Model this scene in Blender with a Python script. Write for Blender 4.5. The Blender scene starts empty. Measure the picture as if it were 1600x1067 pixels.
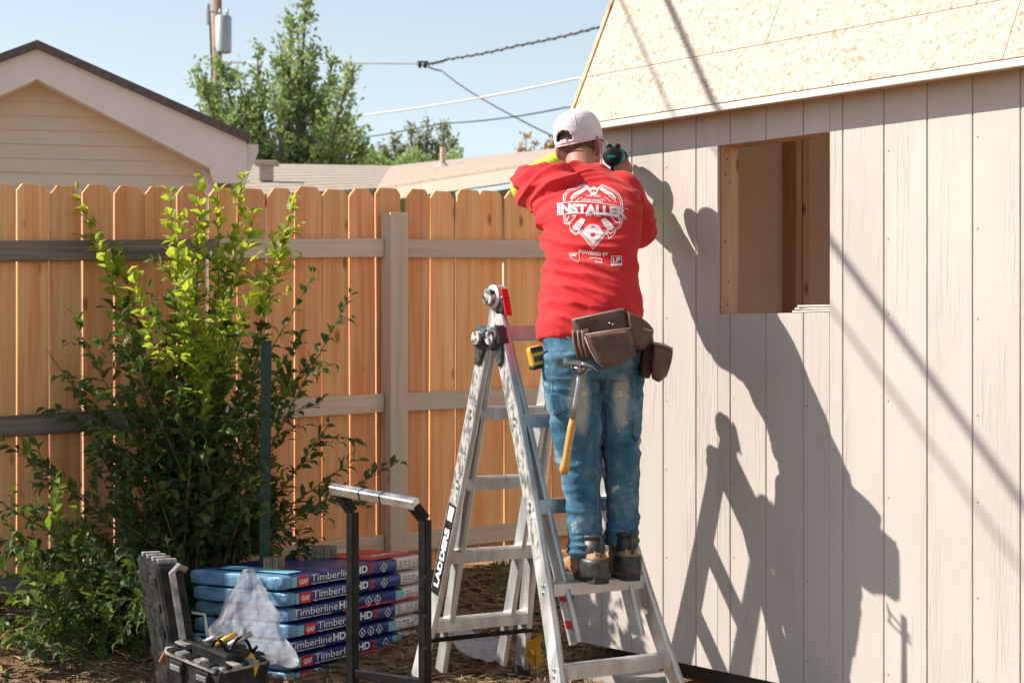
import bpy, bmesh, math, random
from mathutils import Vector, Matrix, noise, Euler
from mathutils.bvhtree import BVHTree
R = math.radians
random.seed(7)
sc = bpy.context.scene
COL = sc.collection
# ------------------------------------------------------------------ camera, sky, sun, exposure
F = 3000.0          # focal length in pixels of the 1600 px wide photograph
H = 1.36            # camera height above the yard
HOR = 536.0
cam = bpy.data.cameras.new('camera'); cam.sensor_width = 36; cam.lens = F/1600*36
cam.shift_y = 0.0016; cam.clip_start = 0.1; cam.clip_end = 900
cam.dof.use_dof = True; cam.dof.focus_distance = 7.3; cam.dof.aperture_fstop = 6.3
co = bpy.data.objects.new('camera', cam); COL.objects.link(co)
co.location = (0, 0, H); co.rotation_euler = (R(90), 0, 0); sc.camera = co
SUN = Vector((.613, -.015, -.492)).normalized()        # direction the light travels
elev = math.asin(-SUN.z)
w = bpy.data.worlds.new('World'); sc.world = w; w.use_nodes = True
nt = w.node_tree; bg = nt.nodes['Background']; bg.inputs[1].default_value = .13
sk = nt.nodes.new('ShaderNodeTexSky'); sk.sky_type = 'NISHITA'; sk.sun_disc = False
sk.sun_elevation = elev; sk.sun_rotation = math.atan2(-SUN.x, -SUN.y)
sk.altitude = 1600; sk.air_density = 1.0; sk.dust_density = 1.3; sk.ozone_density = .8
hs = nt.nodes.new('ShaderNodeHueSaturation'); hs.inputs['Saturation'].default_value = .58; hs.inputs['Hue'].default_value = .48; hs.inputs['Value'].default_value = .84
nt.links.new(sk.outputs[0], hs.inputs['Color']); nt.links.new(hs.outputs[0], bg.inputs[0])
sl = bpy.data.lights.new('sun', 'SUN'); sl.energy = 4.8; sl.angle = R(.53); sl.color = (1, .92, .80)
so = bpy.data.objects.new('sun', sl); COL.objects.link(so)
so.rotation_euler = SUN.to_track_quat('-Z', 'Y').to_euler(); so.location = (-20, -5, 15)
vs = sc.view_settings; vs.view_transform = 'Standard'; vs.look = 'None'; vs.exposure = .65; vs.gamma = 1; vs.use_curve_mapping = False
sc.cycles.max_bounces = 8; sc.cycles.diffuse_bounces = 5; sc.cycles.transparent_max_bounces = 12
sc.cycles.use_denoising = True

# ------------------------------------------------------------------ helpers
def P(px, py, Y):
    return Vector(((px-800)/F*Y, Y, H+(HOR-py)/F*Y))
def V(*a): return Vector(a)

def origin(o):
    v = Vector((0, 0, 0))
    while o is not None:
        v += o.location; o = o.parent
    return v
def link(name, mesh, parent=None):
    o = bpy.data.objects.new(name, mesh); COL.objects.link(o)
    if parent is not None: o.parent = parent
    return o
def tag(o, label=None, cat=None, group=None, kind=None):
    if label: o['label'] = label
    if cat: o['category'] = cat
    if group: o['group'] = group
    if kind: o['kind'] = kind
    return o
def thing(name, loc, label, cat, group=None):
    o = bpy.data.objects.new(name, None); COL.objects.link(o); o.location = loc; o.empty_display_size = .1
    return tag(o, label, cat, group)

class MB:
    def __init__(s): s.v = []; s.f = []; s.m = []; s.cur = 0
    def add(s, vs, fs):
        b = len(s.v); s.v += [Vector(v) for v in vs]
        for f in fs: s.f.append([i+b for i in f]); s.m.append(s.cur)
    def box(s, c, size, ax=None):
        ax = ax or (V(1,0,0), V(0,1,0), V(0,0,1)); c = Vector(c)
        h = [ax[i]*(size[i]/2) for i in range(3)]
        vs = [c+h[0]*x+h[1]*y+h[2]*z for z in (-1,1) for y in (-1,1) for x in (-1,1)]
        s.add(vs, [(0,2,3,1),(4,5,7,6),(0,1,5,4),(2,6,7,3),(0,4,6,2),(1,3,7,5)])
    def beam(s, a, b, wdt, dep, side):
        """bar from a to b; wdt along side, dep across"""
        a = Vector(a); b = Vector(b); d = (b-a); L = d.length; d = d/L
        sd = (Vector(side) - d*Vector(side).dot(d)).normalized(); n = d.cross(sd)
        s.box((a+b)/2, (wdt, dep, L), (sd, n, d))
    def prism(s, pts, ext):
        """closed polygon of 3D points pushed along ext"""
        n = len(pts); ext = Vector(ext); pts = [Vector(p) for p in pts]
        vs = pts+[p+ext for p in pts]
        fs = [tuple(range(n))[::-1], tuple(range(n, 2*n))]+[(i, (i+1) % n, n+(i+1) % n, n+i) for i in range(n)]
        s.add(vs, fs)
    def loft(s, rings, cap=True, closed=True):
        n = len(rings[0]); vs = [p for r in rings for p in r]; fs = []
        for k in range(len(rings)-1):
            for i in range(n if closed else n-1):
                j = (i+1) % n
                fs.append((k*n+i, k*n+j, (k+1)*n+j, (k+1)*n+i))
        if cap: fs += [tuple(range(n))[::-1], tuple((len(rings)-1)*n+i for i in range(n))]
        s.add(vs, fs)
    def tube(s, pts, r, n=10, ell=None, cap=True, side=None):
        """round tube; r a number or one per point (or (a,b) pairs: a along side)"""
        pts = [Vector(p) for p in pts]; K = len(pts); rings = []; prev = side
        for k in range(K):
            d = (pts[min(k+1, K-1)]-pts[max(k-1, 0)]).normalized()
            if prev is None: prev = V(1,0,0) if abs(d.x) < .9 else V(0,1,0)
            sd = (prev-d*prev.dot(d)).normalized(); prev = sd; nn = d.cross(sd)
            rr = r[k] if isinstance(r, (list, tuple)) else r
            a, b = rr if isinstance(rr, (list, tuple)) else (rr, rr)
            rings.append([pts[k]+sd*(a*math.cos(q))+nn*(b*math.sin(q)) for q in [2*math.pi*i/n for i in range(n)]])
        s.loft(rings, cap)
    def sweep(s, prof, pts, sides, cap=True):
        """2D profile (a along side, b along dir x side) swept along pts"""
        pts = [Vector(p) for p in pts]; K = len(pts); rings = []
        for k in range(K):
            d = (pts[min(k+1, K-1)]-pts[max(k-1, 0)]).normalized()
            sd0 = Vector(sides[k] if isinstance(sides, list) else sides)
            sd = (sd0-d*sd0.dot(d)).normalized(); nn = d.cross(sd)
            rings.append([pts[k]+sd*a+nn*b for a, b in prof])
        s.loft(rings, cap)
    def ball(s, c, r, ax=None, nu=16, nv=10):
        ax = ax or (V(1,0,0), V(0,1,0), V(0,0,1)); c = Vector(c); r = r if isinstance(r, (list, tuple)) else (r, r, r)
        rings = []
        for k in range(nv+1):
            ph = math.pi*(k/nv)*.998+.001*math.pi
            rings.append([c+ax[0]*(r[0]*math.sin(ph)*math.cos(q))+ax[1]*(r[1]*math.sin(ph)*math.sin(q))-ax[2]*(r[2]*math.cos(ph)) for q in [2*math.pi*i/nu for i in range(nu)]])
        s.loft(rings)
    def mesh(s, name, mats, og, smooth=False):
        me = bpy.data.meshes.new(name)
        me.from_pydata([v-og for v in s.v], [], s.f)
        for m in (mats if isinstance(mats, list) else [mats]): me.materials.append(m)
        if isinstance(mats, list): me.polygons.foreach_set('material_index', s.m)
        bm = bmesh.new(); bm.from_mesh(me); bmesh.ops.recalc_face_normals(bm, faces=bm.faces); bm.to_mesh(me); bm.free()
        if smooth: me.polygons.foreach_set('use_smooth', [True]*len(me.polygons))
        me.update(); return me
    def build(s, name, mats, parent=None, smooth=False, bevel=0, seg=2, at=None, auto=False, local=False):
        og = Vector((0, 0, 0)) if local else origin(parent) if parent is not None else Vector(at or (0, 0, 0))
        o = link(name, s.mesh(name, mats, og, smooth or auto), parent)
        if parent is None and at is not None: o.location = at
        if auto: o.data.set_sharp_from_angle(angle=R(38))
        if bevel:
            b = o.modifiers.new('bevel', 'BEVEL'); b.width = bevel; b.segments = seg; b.limit_method = 'ANGLE'; b.angle_limit = R(35)
        return o

def remesh(mb, vox, smooth=2):
    """fuse overlapping closed pieces into one continuous skin -> bmesh"""
    me = bpy.data.meshes.new('tmp')
    me.from_pydata(mb.v, [], mb.f)
    bm = bmesh.new(); bm.from_mesh(me); bmesh.ops.recalc_face_normals(bm, faces=bm.faces); bm.to_mesh(me); bm.free()
    o = bpy.data.objects.new('tmp', me); COL.objects.link(o)
    m = o.modifiers.new('r', 'REMESH'); m.mode = 'VOXEL'; m.voxel_size = vox; m.adaptivity = 0
    dg = bpy.context.evaluated_depsgraph_get(); dg.update()
    me2 = bpy.data.meshes.new_from_object(o.evaluated_get(dg))
    bpy.data.objects.remove(o); bpy.data.meshes.remove(me)
    bm = bmesh.new(); bm.from_mesh(me2); bpy.data.meshes.remove(me2)
    for _ in range(smooth): bmesh.ops.smooth_vert(bm, verts=bm.verts, factor=.5, use_axis_x=True, use_axis_y=True, use_axis_z=True)
    bm.normal_update()
    return bm
def bm_obj(bm, name, mats, parent, smooth=True):
    og = origin(parent)
    for v in bm.verts: v.co -= og
    me = bpy.data.meshes.new(name); bm.to_mesh(me); bm.free()
    for m in (mats if isinstance(mats, list) else [mats]): me.materials.append(m)
    if smooth: me.polygons.foreach_set('use_smooth', [True]*len(me.polygons))
    return link(name, me, parent)

_txt = {}
def text2d(s, bold=0.0, shear=0.0):
    """lettering as 2D triangles, normalised to height 1 (cap height) and its width"""
    key = (s, bold, shear)
    if key in _txt: return _txt[key]
    cu = bpy.data.curves.new('t', 'FONT'); cu.body = s; cu.size = 1; cu.offset = bold; cu.shear = shear; cu.resolution_u = 3
    o = bpy.data.objects.new('t', cu); COL.objects.link(o)
    dg = bpy.context.evaluated_depsgraph_get(); dg.update()
    me = bpy.data.meshes.new_from_object(o.evaluated_get(dg))
    vs = [(v.co.x, v.co.y) for v in me.vertices]; fs = [tuple(p.vertices) for p in me.polygons]
    bpy.data.objects.remove(o); bpy.data.curves.remove(cu); bpy.data.meshes.remove(me)
    x0 = min(v[0] for v in vs); x1 = max(v[0] for v in vs)
    y0 = 0; y1 = .72
    vs = [((x-x0)/(x1-x0), (y-y0)/(y1-y0)) for x, y in vs]
    _txt[key] = (vs, fs); return _txt[key]
def put_text(mb, s, o, ux, uy, bold=.01, shear=0):
    """lettering with its lower left at o, ux spans the whole word, uy the cap height"""
    vs, fs = text2d(s, bold, shear); o = Vector(o); ux = Vector(ux); uy = Vector(uy)
    mb.add([o+ux*x+uy*y for x, y in vs], fs)

# ------------------------------------------------------------------ materials
def newmat(name):
    m = bpy.data.materials.new(name); m.use_nodes = True
    return m, m.node_tree.nodes, m.node_tree.links, m.node_tree.nodes['Principled BSDF']
def N(ns, t, **kw):
    n = ns.new(t)
    for k, v in kw.items():
        if k in n.inputs: n.inputs[k].default_value = v
        else: setattr(n, k, v)
    return n
def coords(ns, ls, scale=(1,1,1), rnd=0, rot=(0,0,0), kind='Object'):
    tc = ns.new('ShaderNodeTexCoord'); mp = ns.new('ShaderNodeMapping'); mp.inputs['Scale'].default_value = scale; mp.inputs['Rotation'].default_value = rot
    ls.new(tc.outputs[kind], mp.inputs[0])
    if rnd:
        oi = ns.new('ShaderNodeObjectInfo'); ml = ns.new('ShaderNodeVectorMath'); ml.operation = 'SCALE'; ml.inputs[0].default_value = (17, 31, 23)
        ls.new(oi.outputs['Random'], ml.inputs['Scale']); ls.new(ml.outputs[0], mp.inputs['Location'])
    return mp.outputs[0]
def ramp(ns, ls, src, stops, interp='LINEAR'):
    r = ns.new('ShaderNodeValToRGB'); e = r.color_ramp.elements; r.color_ramp.interpolation = interp
    while len(e) < len(stops): e.new(.5)
    for i, (p, c) in enumerate(stops):
        e[i].position = p; e[i].color = (*c, 1) if len(c) == 3 else c
    ls.new(src, r.inputs[0]); return r.outputs[0]
def mixc(ns, ls, fac, a, b, mode='MIX'):
    m = ns.new('ShaderNodeMix'); m.data_type = 'RGBA'; m.blend_type = mode
    for sock, val in ((m.inputs[0], fac), (m.inputs[6], a), (m.inputs[7], b)):
        if isinstance(val, (int, float)): sock.default_value = val
        elif isinstance(val, tuple): sock.default_value = (*val, 1)
        else: ls.new(val, sock)
    return m.outputs[2]
def bump(ns, ls, h, bs, strength=.3, dist=.01):
    b = ns.new('ShaderNodeBump'); b.inputs['Strength'].default_value = strength; b.inputs['Distance'].default_value = dist
    ls.new(h, b.inputs['Height']); ls.new(b.outputs[0], bs.inputs['Normal'])
def mk(name, c1, c2=None, scale=8, stretch=(1,1,1), rough=.6, metal=0, bmp=0, bdist=.005, detail=5, lo=.35, hi=.65, rnd=0, spec=.5, rr=None, sheen=0):
    m, ns, ls, bs = newmat(name)
    bs.inputs['Roughness'].default_value = rough; bs.inputs['Metallic'].default_value = metal; bs.inputs['Specular IOR Level'].default_value = spec
    if sheen: bs.inputs['Sheen Weight'].default_value = sheen; bs.inputs['Sheen Roughness'].default_value = .5
    if c2 is None and not bmp:
        bs.inputs['Base Color'].default_value = (*c1, 1); return m
    no = N(ns, 'ShaderNodeTexNoise', Scale=scale, Detail=detail, Roughness=.6)
    ls.new(coords(ns, ls, stretch, rnd), no.inputs['Vector'])
    ls.new(ramp(ns, ls, no.outputs[0], [(lo, c1), (hi, c2 or c1)]), bs.inputs['Base Color'])
    if rr: ls.new(ramp(ns, ls, no.outputs[0], [(lo, (rr[0],)*3), (hi, (rr[1],)*3)]), bs.inputs['Roughness'])
    if bmp: bump(ns, ls, no.outputs[0], bs, bmp, bdist)
    return m
def translucent(m, amount, col):
    ns, ls = m.node_tree.nodes, m.node_tree.links; bs = ns['Principled BSDF']; out = ns['Material Output']
    t = ns.new('ShaderNodeBsdfTranslucent'); mx = ns.new('ShaderNodeMixShader'); mx.inputs[0].default_value = amount
    t.inputs[0].default_value = (*col, 1)
    ls.new(bs.outputs[0], mx.inputs[1]); ls.new(t.outputs[0], mx.inputs[2]); ls.new(mx.outputs[0], out.inputs[0])
    return m
def wood(name, base, dark, light, axis=2, scale=1.0, knots=True, rnd=1, rough=.75, bmp=.25, grey=None, contrast=1):
    """planed timber: long grain along axis, knots, board-to-board variation"""
    m, ns, ls, bs = newmat(name); bs.inputs['Roughness'].default_value = rough; bs.inputs['Specular IOR Level'].default_value = .25
    st = [22*scale]*3; st[axis] = .9*scale
    v = coords(ns, ls, tuple(st), rnd)
    n1 = N(ns, 'ShaderNodeTexNoise', Scale=1.0, Detail=6, Roughness=.55, Distortion=.6); ls.new(v, n1.inputs['Vector'])
    c = ramp(ns, ls, n1.outputs[0], [(.30, dark), (.5, base), (.72, light)])
    st2 = [90*scale]*3; st2[axis] = 2.2*scale
    n2 = N(ns, 'ShaderNodeTexNoise', Scale=1.0, Detail=3); ls.new(coords(ns, ls, tuple(st2), rnd), n2.inputs['Vector'])
    c = mixc(ns, ls, .35*contrast, c, ramp(ns, ls, n2.outputs[0], [(.3, (.25,.25,.25)), (.7, (.75,.75,.75))]), 'OVERLAY')
    if knots:
        st3 = [5*scale]*3; st3[axis] = 2.1*scale
        vo = N(ns, 'ShaderNodeTexVoronoi', Scale=1.7); ls.new(coords(ns, ls, tuple(st3), rnd), vo.inputs['Vector'])
        k = ramp(ns, ls, vo.outputs['Distance'], [(.05, (1,1,1)), (.15, (0,0,0))])
        c = mixc(ns, ls, k, c, tuple(x*.45 for x in dark))
    if grey:
        n3 = N(ns, 'ShaderNodeTexNoise', Scale=2.0, Detail=5); ls.new(coords(ns, ls, (1,1,1), rnd), n3.inputs['Vector'])
        c = mixc(ns, ls, ramp(ns, ls, n3.outputs[0], [(.35, (.1,)*3), (.7, (.85,)*3)]), c, grey)
    if rnd:
        oi = ns.new('ShaderNodeObjectInfo'); hs = ns.new('ShaderNodeHueSaturation')
        mr = N(ns, 'ShaderNodeMapRange'); mr.inputs[3].default_value = .80; mr.inputs[4].default_value = 1.06
        ls.new(oi.outputs['Random'], mr.inputs[0]); ls.new(mr.outputs[0], hs.inputs['Value'])
        mr2 = N(ns, 'ShaderNodeMath', operation='MULTIPLY'); mr2.inputs[1].default_value = 7.13
        fr = N(ns, 'ShaderNodeMath', operation='FRACT'); ls.new(oi.outputs['Random'], mr2.inputs[0]); ls.new(mr2.outputs[0], fr.inputs[0])
        mr3 = N(ns, 'ShaderNodeMapRange'); mr3.inputs[3].default_value = .489; mr3.inputs[4].default_value = .505; ls.new(fr.outputs[0], mr3.inputs[0])
        ls.new(mr3.outputs[0], hs.inputs['Hue']); ls.new(c, hs.inputs['Color']); c = hs.outputs[0]
    ls.new(c, bs.inputs['Base Color'])
    bump(ns, ls, n2.outputs[0], bs, bmp, .004)
    return m

M = {}
M['cedar'] = wood('cedar picket wood', (.92,.455,.195), (.80,.345,.125), (.94,.565,.295))
M['rail'] = wood('weathered rail wood', (.72,.53,.38), (.55,.39,.27), (.80,.64,.49), axis=0, grey=(.64,.55,.46))
M['railgrey'] = wood('grey rail wood', (.23,.185,.155), (.13,.10,.085), (.36,.30,.25), axis=0)
M['post'] = wood('post wood', (.68,.52,.40), (.50,.37,.27), (.76,.63,.51), grey=(.62,.54,.46))
M['pine'] = wood('framing pine', (.76,.46,.29), (.64,.35,.20), (.84,.58,.40))
M['pine_h'] = wood('framing pine along', (.62,.38,.22), (.50,.27,.14), (.72,.48,.30), axis=0)
# ------------------------------------------------------------------ more materials
def siding_mat():
    m, ns, ls, bs = newmat('primed siding'); bs.inputs['Roughness'].default_value = .62; bs.inputs['Specular IOR Level'].default_value = .3
    n0 = N(ns, 'ShaderNodeTexNoise', Scale=3.0, Detail=4); ls.new(coords(ns, ls, (1,1,.4), 1), n0.inputs['Vector'])
    c = ramp(ns, ls, n0.outputs[0], [(.3, (.465,.42,.39)), (.7, (.52,.475,.445))])
    n1 = N(ns, 'ShaderNodeTexNoise', Scale=1.0, Detail=4, Roughness=.6, Distortion=.5); ls.new(coords(ns, ls, (70,70,5), 1), n1.inputs['Vector'])
    n2 = N(ns, 'ShaderNodeTexNoise', Scale=1.0, Detail=2); ls.new(coords(ns, ls, (9,9,1.2), 1), n2.inputs['Vector'])
    msk = ramp(ns, ls, n2.outputs[0], [(.46, (.08,)*3), (.68, (1,)*3)])
    hgt = mixc(ns, ls, msk, (.5,.5,.5), ramp(ns, ls, n1.outputs[0], [(.35, (0,)*3), (.62, (1,)*3)]))
    n3 = N(ns, 'ShaderNodeTexNoise', Scale=1.0, Detail=2); ls.new(coords(ns, ls, (160,160,60), 1), n3.inputs['Vector'])
    hgt = mixc(ns, ls, .12, hgt, n3.outputs[0])
    ls.new(c, bs.inputs['Base Color']); bump(ns, ls, hgt, bs, .8, .004); return m
M['siding'] = siding_mat()
def osb_mat(name='strand board', k=1.0):
    m, ns, ls, bs = newmat(name); bs.inputs['Roughness'].default_value = .7; bs.inputs['Specular IOR Level'].default_value = .2
    cols = []
    for i, (st, ro) in enumerate((((90,90,30), (.2,.5,.9)), ((32,80,100), (.9,.1,.4)), ((100,30,75), (.1,1.2,.2)))):
        w_ = N(ns, 'ShaderNodeTexNoise', Scale=6.0, Detail=2); cv = coords(ns, ls, (1,1,1), 1); ls.new(cv, w_.inputs['Vector'])
        ad = N(ns, 'ShaderNodeVectorMath', operation='MULTIPLY_ADD'); ad.inputs[1].default_value = (.03,)*3; ls.new(w_.outputs['Color'], ad.inputs[0]); ls.new(cv, ad.inputs[2])
        mp = N(ns, 'ShaderNodeMapping'); mp.inputs['Scale'].default_value = st; mp.inputs['Rotation'].default_value = ro; ls.new(ad.outputs[0], mp.inputs[0])
        vo = N(ns, 'ShaderNodeTexVoronoi', Scale=1.0); ls.new(mp.outputs[0], vo.inputs['Vector'])
        cols.append((vo.outputs['Color'], vo.outputs['Distance']))
    sep = []
    for c_, d_ in cols:
        s_ = ns.new('ShaderNodeSeparateColor'); ls.new(c_, s_.inputs[0]); sep.append((s_.outputs[0], s_.outputs[1], d_))
    t = [(0.0, (.34*k,.24*k,.165*k)), (.07, (.41*k,.32*k,.235*k)), (.22, (.455*k,.385*k,.315*k)), (.6, (.50*k,.43*k,.36*k)), (1, (.56*k,.495*k,.425*k))]
    a = ramp(ns, ls, sep[0][0], t); b = ramp(ns, ls, sep[1][0], t); c = ramp(ns, ls, sep[2][0], t)
    pick = ramp(ns, ls, sep[1][1], [(.5, (0,)*3), (.52, (1,)*3)]); pick2 = ramp(ns, ls, sep[2][1], [(.6, (0,)*3), (.62, (1,)*3)])
    col = mixc(ns, ls, pick2, mixc(ns, ls, pick, a, b), c)
    ls.new(col, bs.inputs['Base Color']); bump(ns, ls, col, bs, .4, .003); return m
M['osb'] = osb_mat()
M['osb_in'] = mk('inner sheathing', (.80,.56,.38), (.86,.63,.45), 7, (1,1,.5), .8, bmp=.2)
M['trimwhite'] = mk('white trim paint', (.64,.60,.56), (.57,.53,.49), 6, (1,1,1), .5, bmp=.1)
M['concrete'] = mk('concrete', (.36,.34,.31), (.26,.245,.23), 14, rough=.9, bmp=.4)
M['ground'] = mk('bare dirt with straw', (.14,.085,.045), (.30,.20,.11), 9, (1,1,1), .95, bmp=.9, bdist=.03, detail=8, spec=.1)
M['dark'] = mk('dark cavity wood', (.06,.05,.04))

# ------------------------------------------------------------------ setting frames
WE = V(.576, -.817, 0).normalized()      # along the shed wall, towards the camera
WN = V(-.817, -.576, 0).normalized()     # out of the shed wall
W0 = V(.275, 8.26, H)
def W(t, z, n=0): return W0+WE*t+WN*n+V(0, 0, z)
FE = V(.817, .576, 0).normalized(); FN = V(.576, -.817, 0).normalized()
F0 = V(-.16, 9.6, H)
def FP(s, z, n=0): return F0+FE*s+FN*n+V(0, 0, z+.035*min(s, 1.0))
def sm(x): x = max(0, min(1, x)); return x*x*(3-2*x)
def gz(x, y):
    d = (V(x, y, 0)-V(F0.x, F0.y, 0)).dot(FN)
    h = .25*sm((1.55-d)/1.45)
    return h+(.016*noise.noise(V(x*2.1, y*2.1, 0))+.007*noise.noise(V(x*9, y*9, 3)) if abs(x) < 6 and y < 14 else 0)-.002
# ground: one sheet, fine near the work, out to the horizon
xs = [-400, -150, -60, -25, -12, -7, -5]+[-4+.1*i for i in range(81)]+[5, 7, 12, 25, 60, 150, 400]
ys = [-300, -60, -15, -3, 1, 3, 4.5]+[5.5+.1*i for i in range(56)]+[12, 14, 18, 25, 40, 70, 150, 500]
g = MB(); nx = len(xs)
g.add([(x, y, gz(x, y)) for y in ys for x in xs], [(j*nx+i, j*nx+i+1, (j+1)*nx+i+1, (j+1)*nx+i) for j in range(len(ys)-1) for i in range(nx-1)])
go = g.build('ground', M['ground'], smooth=True); tag(go, kind='structure')

# ------------------------------------------------------------------ shed
shed = thing('shed', (W0.x, W0.y, 0), 'half built garden shed with greige grooved siding, square window hole and bare strand board roof', 'shed')
ZB, ZT = -1.28, .95          # wall bottom and top, relative to the camera
T0, T1 = 0.0, 4.07
WT0, WT1, WB, WTp = .918, 1.534, .112, .770
edges = [T0, .1796]+[.3826+.203*k for k in range(40)]
edges = [e for e in edges if e < T1]+[T1]
GAP = .0062; TH = .012
def board(t0, t1, z0, z1):
    m = MB(); m.prism([W(t0, z0), W(t1, z0), W(t1, z1), W(t0, z1)], WN*-TH); m.build('siding_board', M['siding'], shed, bevel=.0018, seg=1)
for a, b in zip(edges[:-1], edges[1:]):
    a2 = a+(GAP/2 if a > T0 else 0); b2 = b-GAP/2
    if b2 <= WT0 or a2 >= WT1: board(a2, b2, ZB, ZT)
    else:
        if a2 < WT0: board(a2, WT0, ZB, ZT); a2 = WT0+.0005
        if b2 > WT1: board(WT1, b2, ZB, ZT); b2 = WT1-.0005
        board(a2, b2, ZB, WB); board(a2, b2, WTp, ZT)
# backing sheet behind the grooves, in four pieces round the opening
m = MB(); k0 = -.0048
for (a, b, z0, z1) in ((T0+.002, WT0-.001, ZB+.002, ZT-.002), (WT1+.001, T1-.002, ZB+.002, ZT-.002), (WT0-.001, WT1+.001, ZB+.002, WB-.002), (WT0-.001, WT1+.001, WTp+.002, ZT-.002)):
    m.prism([W(a, z0, k0), W(b, z0, k0), W(b, z1, k0), W(a, z1, k0)], WN*-.010)
m.build('wall_backing', M['siding'], shed)
# framing of the window: studs, header, sill
dpt = .089
fr = MB(); fr.prism([W(WT0-.04, ZB+.05, -.02), W(WT0+.001, ZB+.05, -.02), W(WT0+.001, .90, -.02), W(WT0-.04, .90, -.02)], WN*-dpt); fo = fr.build('window_stud', M['pine'], shed, bevel=.002)
fr = MB(); fr.prism([W(WT1-.001, ZB+.05, -.02), W(WT1+.04, ZB+.05, -.02), W(WT1+.04, .90, -.02), W(WT1-.001, .90, -.02)], WN*-dpt); fr.build('window_stud', M['pine'], shed, bevel=.002)
fr = MB(); fr.prism([W(WT0+.002, WTp-.001, -.02), W(WT1-.002, WTp-.001, -.02), W(WT1-.002, WTp+.09, -.02), W(WT0+.002, WTp+.09, -.02)], WN*-dpt); fr.build('window_header', M['pine_h'], shed, bevel=.002)
fr = MB(); fr.prism([W(WT0+.002, WB-.04, -.02), W(WT1-.002, WB-.04, -.02), W(WT1-.002, WB+.001, -.02), W(WT0+.002, WB+.001, -.02)], WN*-dpt); fr.build('window_sill', M['pine_h'], shed, bevel=.002)
for zz in (.72, .66, .63, .40, .24, .15):     # nail heads in the left jamb
    q = W(WT0+.001, zz, -.035-.04*random.random()); nb = MB(); nb.tube([q, q+WE*.0015], .0035, 8); nb.build('nail_head', M['dark'], shed)
M['nailhead'] = mk('painted nail head', (.22,.20,.18))
rn_ = random.Random(3)
for t in edges[1:-1:2]:
    for zz in [ZB+.12+.31*j for j in range(8)]:
        q = W(t+.022, zz+rn_.uniform(-.03, .03), 0)
        if WT0-.05 < t < WT1 and WB-.05 < q.z-H < WTp+.05: continue
        nb = MB(); nb.tube([q-WN*.002, q+WN*.0012], .0035, 7); nb.build('nail_head', M['nailhead'], shed)
# floor, inner far wall, studs, end wall, skids
DEP = 2.45
m = MB(); m.prism([W(T0+.01, ZB+.002, -.02), W(T1-.01, ZB+.002, -.02), W(T1-.01, ZB+.002, -DEP), W(T0+.01, ZB+.002, -DEP)], V(0, 0, .05)); m.build('shed_floor', M['osb_in'], shed)
m = MB(); m.prism([W(T0, ZB, -DEP), W(T1, ZB, -DEP), W(T1, ZT, -DEP), W(T0, ZT, -DEP)], WN*-.012); m.build('far_wall', M['osb_in'], shed)
for k in range(11):
    t = T0+.02+.406*k
    m = MB(); m.prism([W(t, ZB+.055, -DEP+.001), W(t+.04, ZB+.055, -DEP+.001), W(t+.04, ZT-.01, -DEP+.001), W(t, ZT-.01, -DEP+.001)], WN*.089); m.build('wall_stud', M['pine'], shed)
# gambrel profile in (depth from wall, height)
SL = R(66); OV = .12; eave = .915
L1 = 1.15
pr = [(-OV, eave), (-OV+L1*math.cos(SL), eave+L1*math.sin(SL)), (DEP/2, eave+L1*math.sin(SL)+.42)]
pr_full = pr+[(DEP-d, z) for d, z in pr[1::-1]]
gp = [(0.0, ZB)]+[(0.0, ZT-.03)]+[(d+(.06 if i < 2 else 0 if i == 2 else -.06), z-.03) for i, (d, z) in enumerate(pr_full) if 0 < i < 4]+[(DEP, ZT-.03), (DEP, ZB)]
m = MB(); m.prism([W(T0-.001, z, -d) for d, z in gp], WE*-.012); m.build('gable_wall', M['siding'], shed)
m = MB(); m.prism([W(T0+.001, ZB+.06, -.115), W(T0+.001, ZT-.05, -.115), W(T0+.001, ZT+.3, -.3), W(T0+.001, ZT+.3, -DEP+.3), W(T0+.001, ZT-.05, -DEP+.02), W(T0+.001, ZB+.06, -DEP+.02)], WE*.008); m.build('gable_lining', M['osb_in'], shed)
for d in (.40, .805, 1.20, 1.245, 1.62, 2.03):
    m = MB(); m.prism([W(T0+.010, ZB+.06, -d), W(T0+.010, ZB+.06, -d-.038), W(T0+.010, ZT+.2, -d-.038), W(T0+.010, ZT+.2, -d)], WE*.089); m.build('gable_stud', M['pine'], shed, bevel=.002)
def roofpanel(t0, t1, s0, s1, leg, mat, name='roof_panel', lift=0):
    (d0, z0), (d1, z1) = pr_full[leg], pr_full[leg+1]; L = math.hypot(d1-d0, z1-z0); ux, uz = (d1-d0)/L, (z1-z0)/L
    nrm = (WN*uz+V(0, 0, ux)).normalized()
    def Q(t, s): return W(t, z0+uz*s, -(d0+ux*s))+nrm*lift
    m = MB(); m.prism([Q(t0, s0), Q(t1, s0), Q(t1, s1), Q(t0, s1)], nrm*-.012); return m.build(name, mat, shed, bevel=.0015, seg=1)
RT0 = .105
g3 = .0016
for (a, b) in ((RT0, 2.44), (2.44, T1+.05)):
    roofpanel(a+g3/2, b-g3/2, 0, .235-g3/2, 0, M['osb'])
for (a, b) in ((RT0, 1.22), (1.22, 3.66), (3.66, T1+.05)):
    roofpanel(a+g3/2, b-g3/2, .235+g3/2, L1, 0, M['osb'])
for leg, L in ((1, 1.05), (2, 1.05), (3, L1)):
    roofpanel(RT0, T1+.05, .004, math.hypot(pr_full[leg+1][0]-pr_full[leg][0], pr_full[leg+1][1]-pr_full[leg][1])-.004, leg, M['osb'])
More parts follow.
